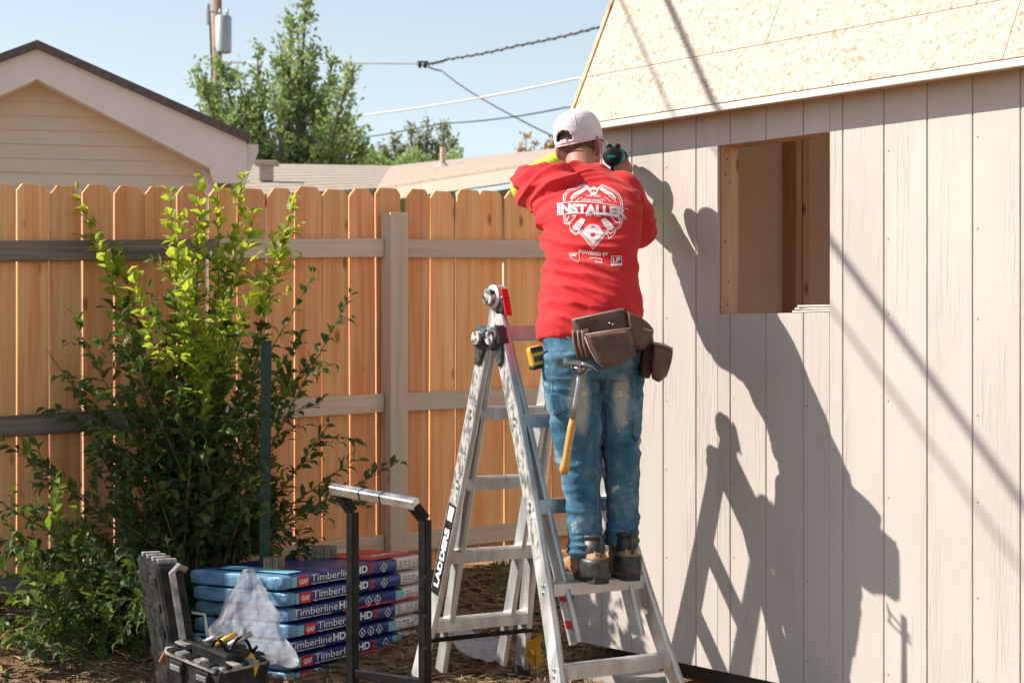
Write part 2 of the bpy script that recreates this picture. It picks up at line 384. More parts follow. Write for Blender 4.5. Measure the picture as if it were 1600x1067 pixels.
# white drip strip under the sheathing edge, soffit, rake board
m = MB(); m.prism([W(RT0, eave-.029, OV-.003), W(T1+.05, eave-.029, OV-.003), W(T1+.05, eave-.003, OV-.003), W(RT0, eave-.003, OV-.003)], WN*-.02)
m.build('eave_trim', M['trimwhite'], shed, bevel=.002)
m = MB(); m.prism([W(RT0, eave-.02, OV-.024), W(T1+.05, eave-.02, OV-.024), W(T1+.05, eave-.02, .001), W(RT0, eave-.02, .001)], V(0, 0, .012)); m.build('soffit', M['pine_h'], shed)
(d0, z0), (d1, z1) = pr[0], pr[1]
m = MB(); m.beam(W(RT0-.012, z0-.01, -d0-.03), W(RT0-.012, z1, -d1-.03), .024, .075, WE); m.build('rake_board', M['pine'], shed, bevel=.002)
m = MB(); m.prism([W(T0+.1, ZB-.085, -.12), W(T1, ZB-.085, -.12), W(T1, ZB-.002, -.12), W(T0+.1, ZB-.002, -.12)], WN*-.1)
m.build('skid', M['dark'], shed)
# strips left lying on the sill
sp = thing('trim_offcuts', tuple(W(WT1-.15, WB, -.04)), 'thin stack of white trim offcuts lying on the right end of the window sill', 'offcuts')
for k in range(3):
    a = W(WT1-.215+.018*k, WB+.0065+.0095*k, -.045+.006*k); b = W(WT1-.004, WB+.0065+.0095*k, -.045-.006*k)
    m = MB(); m.beam(a, b, .007, .055, V(0, 0, 1)); m.build('strip', M['trimwhite'], sp, bevel=.001)

# ------------------------------------------------------------------ fence
fence = thing('wooden_fence', tuple(FP(0, -H+.25)), 'tall orange cedar dog-ear picket fence with grey rails behind the shrub and ladder', 'fence')
pm = []
for k in range(4):
    wd = (.1405, .1385, .142, .137)[k]; hh = 1.85; c = .028+.004*k; th = .016
    pts = [(-wd/2, 0), (wd/2, 0), (wd/2, hh-c), (wd/2-c*.8, hh), (-wd/2+c*.8, hh), (-wd/2, hh-c)]
    m = MB(); m.prism([V(x, -th/2, z) for x, z in pts], V(0, th, 0)); me = m.mesh('picket', M['cedar'], V(0,0,0)); pm.append(me)
ang = math.atan2(FE.y, FE.x)
k = -20
while k < 11:
    s = .075+.15*k
    o = link('picket', pm[random.randrange(4)], fence)
    o.location = FP(s+random.uniform(-.0022, .0022), .764-1.85+random.uniform(-.009, .007), -.010)-fence.location
    o.rotation_euler = (random.uniform(-.007, .007), random.uniform(-.005, .005), ang+random.uniform(-.03, .03))
    if random.random() < .5: o.rotation_euler.z += math.pi
    b = o.modifiers.new('bevel', 'BEVEL'); b.width = .002; b.segments = 1
    k += 1
def rail(s0, s1, z, mat, dz=0):
    L = (FP(s1, z)-FP(s0, z)).length
    m = MB(); m.box((0, 0, 0), (L-.004, .038, .089)); o = m.build('rail', mat, fence, bevel=.004, local=True)
    d = FP(s1, z+dz)-FP(s0, z); o.location = (FP(s0, z, .019)+FP(s1, z+dz, .019))/2-fence.location
    o.rotation_euler = (0, -math.asin(d.z/d.length), math.atan2(d.y, d.x)); return o
SP = -.53
for z, (ma, mb_) in ((.475, ('railgrey', 'rail')), (-.27, ('railgrey', 'rail')), (-.95, ('railgrey', 'rail'))):
    rail(-3.0, -1.46, z, M[ma], .004); rail(-1.46, SP-.05, z+.004, M[mb_]); rail(SP+.05, 1.75, z, M['rail'])
for s in (SP, -3.05):
    m = MB(); c = FP(s, .645, .046); b = FP(s, -1.2, .046)
    pts = [V(-.05, -.046, 0), V(.05, -.046, 0), V(.05, .046, 0), V(-.05, .046, 0)]
    m.prism(pts, V(0, 0, c.z-b.z)); o = m.build('post', M['post'], fence, bevel=.004, local=True); o.location = b-fence.location; o.rotation_euler = (0, 0, ang)

# green steel stake beside the shrub
tp = P(416, 532, 8.0); tb = V(tp.x-.01, tp.y, gz(tp.x, tp.y)-.05)
stake = thing('fence_stake', tuple(tb), 'dark green steel stake standing in the shrub in front of the fence', 'stake')
M['green'] = mk('green enamel', (.006,.034,.017), (.012,.05,.026), 20, rough=.45)
m = MB(); m.sweep([(-.022,-.004),(.022,-.004),(.022,.002),(.005,.004),(.004,.024),(-.004,.024),(-.005,.004),(-.022,.002)], [tb, tp], V(1, .2, 0)); m.build('shaft', M['green'], stake)
for k in range(12):
    z = .3+.07*k
    q = tb+V(0, -.006, z); m = MB(); m.box(q, (.02, .008, .014)); m.build('stud', M['green'], stake)
# ------------------------------------------------------------------ houses behind the fence
M['lap'] = mk('beige lap siding', (.62,.53,.43), (.66,.57,.47), 4, (1,1,6), .7, bmp=.15)
M['fasc'] = mk('white fascia', (.78,.72,.69), (.72,.66,.63), 3, rough=.6)
M['fasct'] = mk('tan fascia', (.50,.42,.34), (.56,.48,.40), 3, rough=.6)
M['shingle_dark'] = mk('dark shingle', (.10,.075,.07), (.16,.125,.115), 30, rough=.9, bmp=.5)
M['shingle_tan'] = mk('tan shingle', (.36,.29,.24), (.46,.38,.32), 14, (1,1,1), .9, bmp=.5, detail=8)
HY = 15.0
garage = thing('neighbour_garage', (P(58, 536, HY).x, HY, 0.0), 'beige lap sided gable with white fascia and dark roof edge beyond the fence', 'house')
ap = P(58, 70, HY); er = P(385, 216, HY); wr = P(320, 260, HY)
half = er.x-ap.x; sl_ = (ap.z-er.z-.04)/half
cx = ap.x; hw = wr.x-cx
zsoff = lambda x: ap.z-sl_*abs(x-cx)-.30
rev = .112; z = -0.2; top = ap.z
rows = []
while z < zsoff(cx):
    z2 = z+rev
    def lim(zz): return max(.02, min(hw, (ap.z-.27-zz)/sl_))
    a, b = lim(z), lim(z2)
    m = MB(); y = HY+.25
    m.prism([V(cx-a, y-.018, z), V(cx+a, y-.018, z), V(cx+b, y-.004, z2+.004), V(cx-b, y-.004, z2+.004)], V(0, .03, 0)); m.build('lap_board', M['lap'], garage)
    z = z2
m = MB(); m.prism([V(wr.x-.005, HY+.235, 0), V(wr.x+.10, HY+.235, 0), V(wr.x+.10, HY+.235, zsoff(wr.x)+.05), V(wr.x-.005, HY+.235, zsoff(wr.x)+.05)], V(0, .1, 0)); m.build('corner_trim', M['fasc'], garage)
m = MB(); m.prism([V(wr.x-.004, HY+.34, 0), V(wr.x+.09, HY+.34, 0), V(wr.x+.09, HY+6, 0), V(wr.x-.004, HY+6, 0)], V(0, 0, zsoff(wr.x))); m.build('side_wall', M['lap'], garage)
for sg in (-1, 1):
    xo = cx+sg*half*1.0
    zo = ap.z-sl_*half
    # fascia: tall at the foot
    m = MB(); m.prism([V(cx, HY, ap.z-.02), V(xo, HY, zo-.02), V(xo, HY, zo-.36), V(xo-sg*.26, HY, zo-.36), V(xo-sg*.30, HY, zo-.24), V(cx, HY, ap.z-.27)], V(0, .04, 0)); m.build('fascia', M['fasc'], garage)
    m = MB(); m.prism([V(cx, HY-.05, ap.z+.03), V(xo+sg*.02, HY-.05, zo+.03), V(xo+sg*.02, HY-.05, zo-.035), V(cx, HY-.05, ap.z-.035)], V(0, 6, 0)); m.build('roof', M['shingle_dark'], garage)
    m = MB(); m.prism([V(cx, HY+.04, ap.z-.25), V(xo-sg*.3, HY+.04, zo-.22), V(xo-sg*.3, HY+.04, zo-.25), V(cx, HY+.04, ap.z-.28)], V(0, .22, 0)); m.build('soffit', M['lap'], garage)
    m = MB(); m.prism([V(xo, HY+.05, zo-.34), V(xo+sg*.10, HY+.05, zo-.10), V(xo+sg*.10, HY+.05, zo-.04), V(xo, HY+.05, zo-.04)], V(0, 5.9, 0)); m.build('gutter', M['fasc'], garage)

garage.rotation_euler = (0, 0, R(15))
house = thing('low_house', tuple(P(600, 536, 22))[:2]+(0.0,), 'low house with a shallow tan shingle roof and roof vents just above the fence top', 'house')
def slab(pts, th, mat, name, parent):
    m = MB(); m.prism(pts, V(0, 0, -th)); return m.build(name, mat, parent)
A, B = P(588, 294, 22), P(905, 243, 18.4); C, D = P(612, 259, 25.5), P(905, 229, 22.3)
_B, _D = B, D; B = A+(B-A)*1.9; D = C+(D-C)*1.9
def courses(a, b, c, d, n, th=.03):
    for k in range(n):
        f0, f1 = k/n, (k+1)/n
        lo0, lo1, hi0, hi1 = a.lerp(c, f0), b.lerp(d, f0), a.lerp(c, f1), b.lerp(d, f1)
        up = V(0, 0, .004)
        slab([lo0+up, lo1+up, hi1, hi0], th, M['shingle_tan'], 'shingle_course', house)
courses(A, B, C, D, 9)
courses(P(280, 312, 20), A, P(280, 254, 25.5), C, 9)
m = MB(); m.prism([A+V(0,0,-.02), B+V(0,0,-.02), B+V(0,0,-.16), A+V(0,0,-.16)], V(.05, .08, 0)); m.build('fascia', M['fasct'], house)
m = MB(); m.prism([A+V(.5,.7,-.1), B+V(.3,.9,-.1), V(B.x+.3, B.y+.9, 0), V(A.x+.5, A.y+.7, 0)], V(.1, .1, 0)); m.build('house_wall', M['lap'], house)
L_ = P(280, 312, 20)
m = MB(); m.prism([L_+V(0,.4,-.1), A+V(0,.4,-.1), V(A.x, A.y+.4, 0), V(L_.x, L_.y+.4, 0)], V(0, .1, 0)); m.build('house_wall', M['lap'], house)
for px, py, wd, ht in ((343, 273, .17, .16), (416, 264, .22, .09)):
    q = P(px, py, 22.5); m = MB(); m.box(q-V(0,0,.05), (wd*.7, wd*.7, ht+.1)); m.box(q+V(0, 0, ht/2+.02), (wd*1.25, wd*1.1, .05)); m.build('roof_vent', M['fasc'] if px < 400 else M['shingle_tan'], house, bevel=.01)
q = P(692, 256, 23); m = MB(); m.tube([q-V(0,0,.1), q+V(0,0,.2)], .035, 10); m.tube([q+V(0,0,-.05), q+V(0,0,.0)], [.10, .05], 10); m.build('vent_pipe', mk('vent pipe paint', (.55,.40,.33)), house)

# ------------------------------------------------------------------ pole and wires
M['polewood'] = wood('utility pole wood', (.30,.20,.15), (.18,.12,.09), (.42,.30,.24), knots=False)
M['galv'] = mk('galvanised steel', (.36,.40,.43), (.46,.50,.53), 12, rough=.45, metal=.3)
M['cable'] = mk('black cable', (.03,.03,.035))
M['cablel'] = mk('bare aluminium cable', (.62,.62,.62), rough=.4)
pole = thing('utility_pole', tuple(P(340, 536, 40))[:2]+(0.0,), 'tall wooden utility pole with a grey transformer rising above the left tree', 'utility pole')
b0 = V(pole.location.x, 40, 0)
m = MB(); m.tube([b0, b0+V(-.02, 0, 9.5)], [.14, .10], 12); m.build('pole', M['polewood'], pole, smooth=True)
m = MB(); q = P(349, 53, 39.75); m.tube([q-V(0,0,.40), q-V(0,0,.38), q+V(0,0,.33), q+V(0,0,.36)], [.14, .17, .17, .15], 16); tr = m.build('transformer', M['galv'], pole, auto=True)
for dx in (-.07, .08):
    m = MB(); m.tube([q+V(dx,0,.36), q+V(dx,0,.52)], [.035, .02], 8); m.build('bushing', M['galv'], tr, smooth=True)
m = MB(); m.box(V((q.x+b0.x)/2, 39.85, q.z), (.10, .2, .3)); m.build('bracket', M['galv'], pole)
m = MB(); q2 = P(325, 22, 39.8); m.tube([q2-V(0,0,.22), q2+V(0,0,.2)], [.05, .05], 8); m.build('fuse_cutout', M['galv'], pole)
m = MB(); m.beam(q2+V(0,0,.05), V(b0.x, 39.9, q2.z+.05), .03, .03, V(0,0,1)); m.build('cutout_arm', M['galv'], pole)
for k, x in enumerate((-.05, .05)):
    m = MB(); m.tube([P(338, 130, 39.8)+V(x,0,-1.6), P(336, 130, 39.8)+V(x,0,-.3), P(336, 20, 39.8)+V(x*2.2,0,0)], .02, 6); m.build('conduit', M['cable'], pole)
def wire(pts, r, mat, label, sag=.0, twist=False, grp=None):
    pts = [Vector(p) for p in pts]; out = []
    for a, b in zip(pts[:-1], pts[1:]):
        for i in range(24):
            f = i/24; out.append(a.lerp(b, f)-V(0, 0, sag*4*f*(1-f)))
    out.append(pts[-1]); c = out[len(out)//2]
    m = MB(); m.tube(out, r, 6)
    if twist:
        L = len(out)
        m.tube([p+V(0, 0, 1)*(.028*math.sin(i*1.9))+V(0, .028*math.cos(i*1.9), 0) for i, p in enumerate(out)], r*.8, 6)
    o = m.build('overhead_wire', mat, None, smooth=True, at=tuple(c)); tag(o, label, 'wire', grp or 'overhead wires behind the house'); return o
Yw = 38
wire([b0+V(.1, 0, 7.2), P(540, 99, Yw), P(657, 100, Yw)], .016, M['cablel'], 'pale wire running level from the pole to the small black splice')
wire([P(661, 101, Yw), P(700, 93, Yw), P(812, 71, Yw-2), P(935, 43, Yw-4), P(1100, 0, Yw-8)], .018, M['cable'], 'twisted dark cable rising to the right from the splice to the shed roof', .02, True)
wire([P(661, 101, Yw), P(690, 111, Yw), P(745, 150, Yw-2), P(868, 215, Yw-5), P(980, 262, Yw-8)], .014, M['cable'], 'thin dark wire dropping to the right from the splice behind the cap', .02)
wire([P(380, 205, 45), P(570, 180, Yw), P(900, 123, Yw-6), P(1050, 95, Yw-9)], .018, M['cablel'], 'pale wire above the conifer sloping up behind the shed roof', .05)
wire([P(480, 225, 45), P(690, 193, Yw), P(885, 168, Yw-6), P(1050, 145, Yw-9)], .014, M['cable'], 'lowest dark wire passing through the top of the small conifer', .05)
q = P(660, 101, Yw-.1)
spl = thing('wire_splice', tuple(q), 'small black splice with two knobs where the overhead wires meet', 'splice')
for dx in (-.05, .05):
    m = MB(); m.ball(q+V(dx, 0, -.01), (.045, .045, .07), None, 8, 6); m.build('knob', M['cable'], spl, smooth=True)
m = MB(); m.tube([q+V(-.1, 0, .05), q+V(.12, 0, .05)], .02, 6); m.build('clamp', M['cable'], spl)

# service cables over the yard, out of view up left: their shadows cross the siding and the roof
S_ = -SUN
def wallpt(px, py):
    xn = (px-800)/F; t = (xn*W0.y-W0.x)/(WE.x-xn*WE.y); p = W0+WE*t; return V(p.x, p.y, H+(HOR-py)/F*p.y)
def shadow_cable(a, b, s1, r, label):
    a = wallpt(*a); b = wallpt(*b); pa = a+S_*s1; s2 = (pa.z-b.z)/S_.z; pb = b+S_*s2; d = (pa-pb).normalized()
    wire([pb-d*9, pa, pa+d*16], r, M['cable'], label, 0, grp='service cables over the yard')
shadow_cable((1300, 380), (1600, 790), 4.2, .017, 'thick black service cable overhead casting a shadow across the siding')
shadow_cable((1300, 484), (1600, 894), 5.2, .008, 'thin black service cable overhead casting a fainter shadow below the other')

# ------------------------------------------------------------------ trees
def leafmat(name, a, b, tr, amt=.35):
    m = mk(name, a, b, 1.0, rough=.5, detail=1, lo=.4, hi=.6, spec=.35)
    ns, ls = m.node_tree.nodes, m.node_tree.links
    for n in ns:
        if n.type == 'TEX_NOISE': n.inputs['Scale'].default_value = 30
    return translucent(m, amt, tr)
M['leaf'] = leafmat('tree leaf', (.18,.27,.12), (.32,.41,.18), (.46,.60,.20))
M['needle'] = leafmat('conifer needle', (.17,.20,.07), (.26,.27,.09), (.32,.34,.08), .25)
M['yellowleaf'] = leafmat('autumn leaf', (.45,.22,.05), (.55,.35,.10), (.6,.35,.05))
M['bark'] = mk('bark', (.10,.07,.05), (.19,.14,.10), 12, (1,1,.3), .9, bmp=.6)
rg = random.Random(11)
def rv(r=1): 
    while True:
        v = V(rg.uniform(-1,1), rg.uniform(-1,1), rg.uniform(-1,1))
        if .05 < v.length < 1: return v*r
def leafq(mb, c, d, L, wd):
    d = d.normalized(); s = d.cross(rv()).normalized(); n = d.cross(s)
    mb.add([c, c+d*L*.45+s*wd/2+n*L*.06, c+d*L, c+d*L*.45-s*wd/2+n*L*.06], [(0, 1, 2, 3)])
def tree(name, base, tips, spread, nl, L, wd, mat, label, cat, trunk_r=.09, droop=0):
    base = Vector(base); t = thing(name, tuple(base), label, cat)
    tk = MB(); cr = MB()
    fork = base.lerp(Vector(tips[0]), .32)
    tk.tube([base, base.lerp(fork, .5)+rv(.05), fork], [trunk_r, trunk_r*.85, trunk_r*.7], 8)
    for tip in tips:
        tip = Vector(tip); mid = fork.lerp(tip, .5)+rv(.18)+V(0,0,.1)
        path = [fork.lerp(mid, i/4) for i in range(4)]+[mid.lerp(tip, i/5) for i in range(6)]
        tk.tube(path, [trunk_r*.55*(1-i/len(path))+.008 for i in range(len(path))], 6)
        # twigs with leaves all along the outer part
        for k in range(spread[1]):
            f = rg.random()**.75; p = fork.lerp(mid, .35+.65*f*2) if f < .5 else mid.lerp(tip, f*2-1)
            dirv = (rv()+V(0, 0, .55)+(tip-fork).normalized()*.6).normalized(); ln = spread[0]*(1.25-f)*rg.uniform(.5, 1.1)
            e = p+dirv*ln; tk.tube([p, p.lerp(e, .5)+rv(.03), e], [.008, .006, .003], 4)
            for j in range(nl):
                g_ = rg.uniform(.15, 1.05); c = p.lerp(e, g_)+rv(.05+.1*g_)
                leafq(cr, c, rv()+dirv*.6-V(0,0,droop), L*rg.uniform(.6, 1.15), wd*rg.uniform(.7, 1.2))
    tk.build('trunk', M['bark'], t, smooth=True); cr.build('crown', mat, t); return t
YT = 30
tips = [P(x, y, YT+rg.uniform(-.7, .9)) for x, y in ((478, 8), (455, 40), (440, 75), (402, 85), (372, 120), (345, 105), (308, 118), (330, 165), (490, 70), (520, 95), (545, 120), (548, 165), (560, 205), (505, 150), (470, 130), (430, 160), (395, 175), (535, 225), (455, 210), (410, 230), (500, 215), (360, 190), (318, 140), (565,235))]
tree('leafy_tree', (P(432, 536, YT).x, YT, 0), tips, (.85, 46), 17, .12, .058, M['leaf'], 'large loose green tree standing beyond the low house left of the wires', 'tree', .11)
YC = 36
tips = [P(x, y, YC+rg.uniform(-.4, .4)) for x, y in ((668, 182), (640, 200), (612, 215), (695, 195), (705, 225), (655, 215), (600, 235), (625, 235), (682, 230), (645, 245), (590,243), (575, 250))]
tree('conifer', (P(650, 536, YC).x, YC, 0), tips, (.40, 34), 26, .12, .034, M['needle'], 'small yellowish conifer with spiky tips behind the tan roof', 'tree', .09)
tips = [P(x, y, 44) for x, y in ((822, 213), (835, 222), (812, 228), (846, 232))]
tree('small_tree', (P(828, 536, 44).x, 44, 0), tips, (.28, 22), 14, .11, .055, M['yellowleaf'], 'sparse pale tree top just left of the cap', 'tree', .06)
tips = [P(x, y, 40) for x, y in ((866, 210), (872, 222), (860, 226), (880, 228))]
tree('small_tree', (P(868, 536, 40).x, 40, 0), tips, (.22, 24), 20, .11, .07, M['yellowleaf'], 'dense orange autumn tree top touching the left of the cap', 'tree', .06)
# low dark foliage band between tree and conifer
hd = MB()
for i in range(3200):
    px = rg.uniform(430, 720); py = 262-rg.random()**1.5*(18 if px < 560 else 28)*(.6+.4*math.sin(px*.09)); leafq(hd, P(px, py, 33+rg.uniform(-.6, .6)), rv(), .11, .06)
st = MB(); st.box(P(575, 268, 33)-V(0, 0, 1.9), (3.0, .5, 3.6))
hed = thing('hedge', (P(575, 268, 33).x, 33, 0), 'low hedge of green leaves along the far side of the tan roof', 'hedge')
hd.build('foliage', M['leaf'], hed); st.build('core', M['leaf'], hed)
# ------------------------------------------------------------------ shrub in front of the fence
M['shrubleaf'] = leafmat('shrub leaf', (.032,.07,.02), (.07,.125,.034), (.20,.33,.04), .25)
M['youngleaf'] = leafmat('young shrub leaf', (.20,.30,.04), (.36,.42,.07), (.58,.66,.06), .5)
M['midleaf'] = leafmat('half grown shrub leaf', (.07,.14,.028), (.15,.23,.045), (.36,.50,.05), .38)
M['stem'] = mk('shrub stem', (.13,.09,.045), (.22,.16,.08), 20, rough=.8)
rg = random.Random(5)
sb = V(-1.37, 8.22, 0); sb.z = gz(sb.x, sb.y)-.02
shrub = thing('shrub', tuple(sb), 'leafy many-stemmed green shrub with bright yellow-green top shoots in front of the fence', 'shrub')
def leafmesh(name, mat, curl, wd, og=True):
    m = MB(); 
    pts = [(0, 0, 0), (.28, wd*.8, .10*curl+.06), (.62, wd, .05*curl+.08), (1, 0, -.22*curl), (.62, -wd, .05*curl+.08), (.28, -wd*.8, .10*curl+.06), (.3, 0, .10*curl), (.65, 0, .03*curl)]
    m.add([V(*p) for p in pts], [(0, 6, 1), (0, 5, 6), (6, 7, 2, 1), (6, 5, 4, 7), (7, 3, 2), (7, 4, 3)]); return m
LM = [leafmesh('leaf', None, c, w_) for c, w_ in ((.6, .24), (1.0, .28), (.2, .26), (1.4, .22))]
LME = [[m.mesh('leaf', M[mt], V(0,0,0), True) for m in LM] for mt in ('shrubleaf', 'youngleaf', 'midleaf')]
leaves = []   # (matrix, young)
stm = MB()
def leaf_at(p, d, young, L):
    d = d.normalized(); up = (V(0, 0, 1)+rv(.9)); s = d.cross(up)
    if s.length < .05: return
    s.normalize(); n = s.cross(d)
    mtx = Matrix(((d.x, s.x, n.x, p.x), (d.y, s.y, n.y, p.y), (d.z, s.z, n.z, p.z), (0, 0, 0, 1)))@Matrix.Scale(L, 4)
    leaves.append((mtx, young))
tipl = [(118,297,1),(150,375,1),(188,395,1),(265,302,1),(312,283,1),(340,300,1),(378,280,1),(398,335,1),(460,312,1),(432,372,1),(300,462,2),(318,525,2),(305,500,2),(312,575,2),(290,440,2),(205,430,2),(395,450,2),(345,480,2),(232,450,0),(490,428,0),(548,460,0),(470,520,0),(485,560,0),(515,660,0),(555,715,0),(622,722,0),(530,770,0),(72,545,0),(112,490,0),(5,690,0),(60,720,0),(10,790,0),(30,860,0),(90,840,0),(150,700,0),(350,600,0),(400,560,0),(440,640,0),(420,720,0),(480,850,0),(200,560,0),(262,560,0),(285,640,0),(330,690,0),(380,680,0),(230,700,0),(180,780,0),(250,800,0),(320,790,0),(400,800,0),(120,920,0),(60,930,0),(200,870,0),(280,350,1),(360,380,1),(290,400,1),(345,420,1), (200,640,0),(270,690,0),(350,740,0),(430,770,0),(140,600,0),(180,500,0),(330,560,0),(385,500,0),(10,960,0),(20,1000,3),(60,960,3),(110,940,3),(160,930,3),(40,900,3),(190,980,3),(130,1010,3),(-40,880,3),(-60,960,3),(80,1030,3),(170,900,3),(220,930,3),(20,1050,3),(70,1070,3),(120,1060,3),(170,1050,3),(-20,1020,3),(210,1030,3),(40,1085,3),(150,1085,3),(250,1000,3),(100,990,3),(0,840,3),(-30,760,3),(150,960,0),(90,1000,0),(225,620,0),(300,740,0)]
for (tx, ty, kind) in tipl:
    Y = 8.22+rg.uniform(-.25, .28)-(.0007*(330-tx) if tx < 330 else 0)
    if kind == 2: Y = 7.95
    if kind == 3: Y = rg.uniform(7.3, 7.9); kind = 0
    if kind == 1: Y = 8.28+rg.uniform(-.18, .12)
    tip = P(tx, ty, Y); b = sb+V(rg.uniform(-.16, .16), rg.uniform(-.08, .06), 0)
    hgt = tip.z-b.z; c1 = b+V((tip.x-b.x)*.25, (tip.y-b.y)*.3, hgt*.45); c2 = tip+V(-(tip.x-b.x)*.28, 0, -abs(hgt)*.25)
    K = 26; path = []
    for i in range(K+1):
        f = i/K; a_ = (1-f)**3; b_ = 3*f*(1-f)**2; c_ = 3*f*f*(1-f); d_ = f**3
        path.append(b*a_+c1*b_+c2*c_+tip*d_)
    stm.tube(path, [.0065*(1-i/K)+.0015 for i in range(K+1)], 5)
    Lt = sum((path[i+1]-path[i]).length for i in range(K))
    for i in range(4, K+1):
        f = i/K; p = path[i]; d = (path[min(i+1, K)]-path[i-1]).normalized()
        yng = kind >= 1 and (p.z > H+.10+rg.uniform(-.30, .28) or kind == 2 and f > .72)
        if not yng and rg.random() < (.65 if kind >= 1 and p.z > H-.4 else .14): yng = 2
        nn = 2 if f > .3 else 1
        for q in range(nn+(2 if kind else 0)):
            side = rv(); side = (side-d*side.dot(d)).normalized()
            leaf_at(p+rv(.012), d*.75+side*.8, yng, rg.uniform(.042, .072)*(1.2 if yng else 1)*(1 if f < .97 else .7))
        # side twigs
        if f < .9 and rg.random() < ((.85 if ty > 830 else .44 if ty > 640 else .38) if kind != 1 else .42):
            side = rv(); side = (side-d*side.dot(d)).normalized()
            ln = rg.uniform(.12, .34)*(1.15-f*.7); e = p+(side+d*.7).normalized()*ln
            stm.tube([p, p.lerp(e, .5)+V(0, 0, .01), e], [.0025, .002, .001], 4)
            nl = int(ln/.022)
            for j in range(nl):
                g_ = (j+1)/nl; s2 = rv(); dd = (e-p).normalized(); s2 = (s2-dd*s2.dot(dd)).normalized()
                leaf_at(p.lerp(e, g_), dd*.8+s2*.7, yng, rg.uniform(.038, .068))
fdir = lambda m: (V(m.translation.x, m.translation.y, 0)-V(F0.x, F0.y, 0)).dot(FN)
leaves = [l for l in leaves if fdir(l[0]) > .05 and l[0].translation.z > gz(l[0].translation.x, l[0].translation.y)]
print('LEAVES', len(leaves))
def inframe(m):
    p = m.translation; x = 800+F*p.x/p.y; y = HOR-F*(p.z-H)/p.y; return 0 < x < 1600 and 0 < y < 1067
leaves.sort(key=lambda l: (not inframe(l[0]), l[0].translation.y-(.6 if l[1] else 0)-3*l[0].to_scale().x))
stm.build('stem', M['stem'], shrub, smooth=True)
for mtx, yng in leaves[:290]:
    o = link('leaf', LME[int(yng)][rg.randrange(4)], shrub); o.matrix_basis = Matrix.Translation(-sb)@mtx
for yng, nm in ((0, 'shrubleaf'), (1, 'youngleaf'), (2, 'midleaf')):
    m = MB()
    for mtx, y_ in leaves[290:]:
        if int(y_) == yng:
            s = LM[rg.randrange(4)]; m.add([mtx@v for v in s.v], s.f)
    o = m.build('foliage', M[nm], shrub); tag(o, kind='stuff')

# ------------------------------------------------------------------ straw and chips on the ground
M['straw'] = mk('pine straw', (.26,.165,.09), (.46,.33,.20), 3, rough=.8)
M['straw2'] = mk('dark chips', (.10,.06,.035), (.22,.14,.08), 3, rough=.9)
for mt, cnt, nm in (('straw', 9000, 'straw'), ('straw2', 7000, 'wood_chips')):
    m = MB()
    for i in range(cnt):
        x = rg.uniform(-2.3, .9); y = rg.uniform(7.0, 9.75)
        p = V(x, y, 0)
        if (V(x, y, 0)-V(W0.x, W0.y, 0)).dot(WN) < .02 and (V(x,y,0)-V(W0.x,W0.y,0)).dot(WE) > -.02: continue
        if (p-V(F0.x, F0.y, 0)).dot(FN) < .02: continue
        p.z = gz(x, y)+.004+.012*rg.random(); a_ = rg.uniform(0, 6.28); L = rg.uniform(.03, .13) if nm == 'straw' else rg.uniform(.015, .05)
        d = V(math.cos(a_), math.sin(a_), rg.uniform(-.25, .3))*L/2; s = V(-math.sin(a_), math.cos(a_), rg.uniform(-.6, .6))*(.0022 if nm == 'straw' else rg.uniform(.004, .010))
        mid = p+V(rg.uniform(-1,1), rg.uniform(-1,1), .3)*L*.08
        m.add([p-d-s, p-d+s, mid+s, mid-s, p+d+s, p+d-s], [(0, 1, 2, 3), (3, 2, 4, 5)])
    o = m.build(nm, M[mt]); tag(o, kind='stuff')
m = MB()
for i in range(500):
    x = rg.uniform(-.1, .75); y = rg.uniform(8.9, 9.75); p = V(x, y, gz(x, y))
    if (p-V(F0.x, F0.y, p.z)).dot(FN) < .05: continue
    d = V(rg.uniform(-.4,.4), rg.uniform(-.4,.4), 1)*rg.uniform(.04, .13); s = V(.004, .002, 0)
    m.add([p-s, p+s, p+d], [(0, 1, 2)])
o = m.build('grass', leafmat('grass blade', (.06,.10,.02), (.14,.18,.04), (.2,.3,.05))); tag(o, kind='stuff')

# ------------------------------------------------------------------ shingle bundles
M['navy'] = mk('navy wrapper film', (.010,.026,.14), (.022,.055,.25), 16, rough=.26, bmp=.8, bdist=.012, detail=6)
M['teal'] = mk('light blue wrapper film', (.08,.20,.36), (.20,.36,.52), 14, rough=.28, bmp=.9, bdist=.014, detail=6)
M['aqua'] = mk('aqua wrapper film', (.16,.48,.60), (.22,.55,.66), 5, rough=.3)
M['wrapwhite'] = mk('white wrapper film', (.56,.55,.54), (.68,.66,.65), 14, rough=.3, bmp=.7, bdist=.01)
M['red'] = mk('red print', (.62,.02,.025), rough=.35)
M['white'] = mk('white print', (.80,.80,.80), rough=.4)
M['greyprint'] = mk('grey print', (.22,.22,.26), rough=.5)
E1 = V(.527, .85, 0).normalized(); E2 = V(-.85, .527, 0).normalized(); FNn = -E2
K0 = V(-.885, 7.55, 0); LB, WBn, TB = .97, .49, .0635
labels = ['lowest shingle bundle of the blue stack, resting on the ground', 'second shingle bundle from the bottom of the stack', 'third shingle bundle from the bottom of the stack, just below the middle one', 'middle shingle bundle of the stack of seven', 'third shingle bundle from the top of the stack, just above the middle one', 'shingle bundle directly under the topmost one in the stack', 'topmost shingle bundle of the stack with a red corner on its upper face']
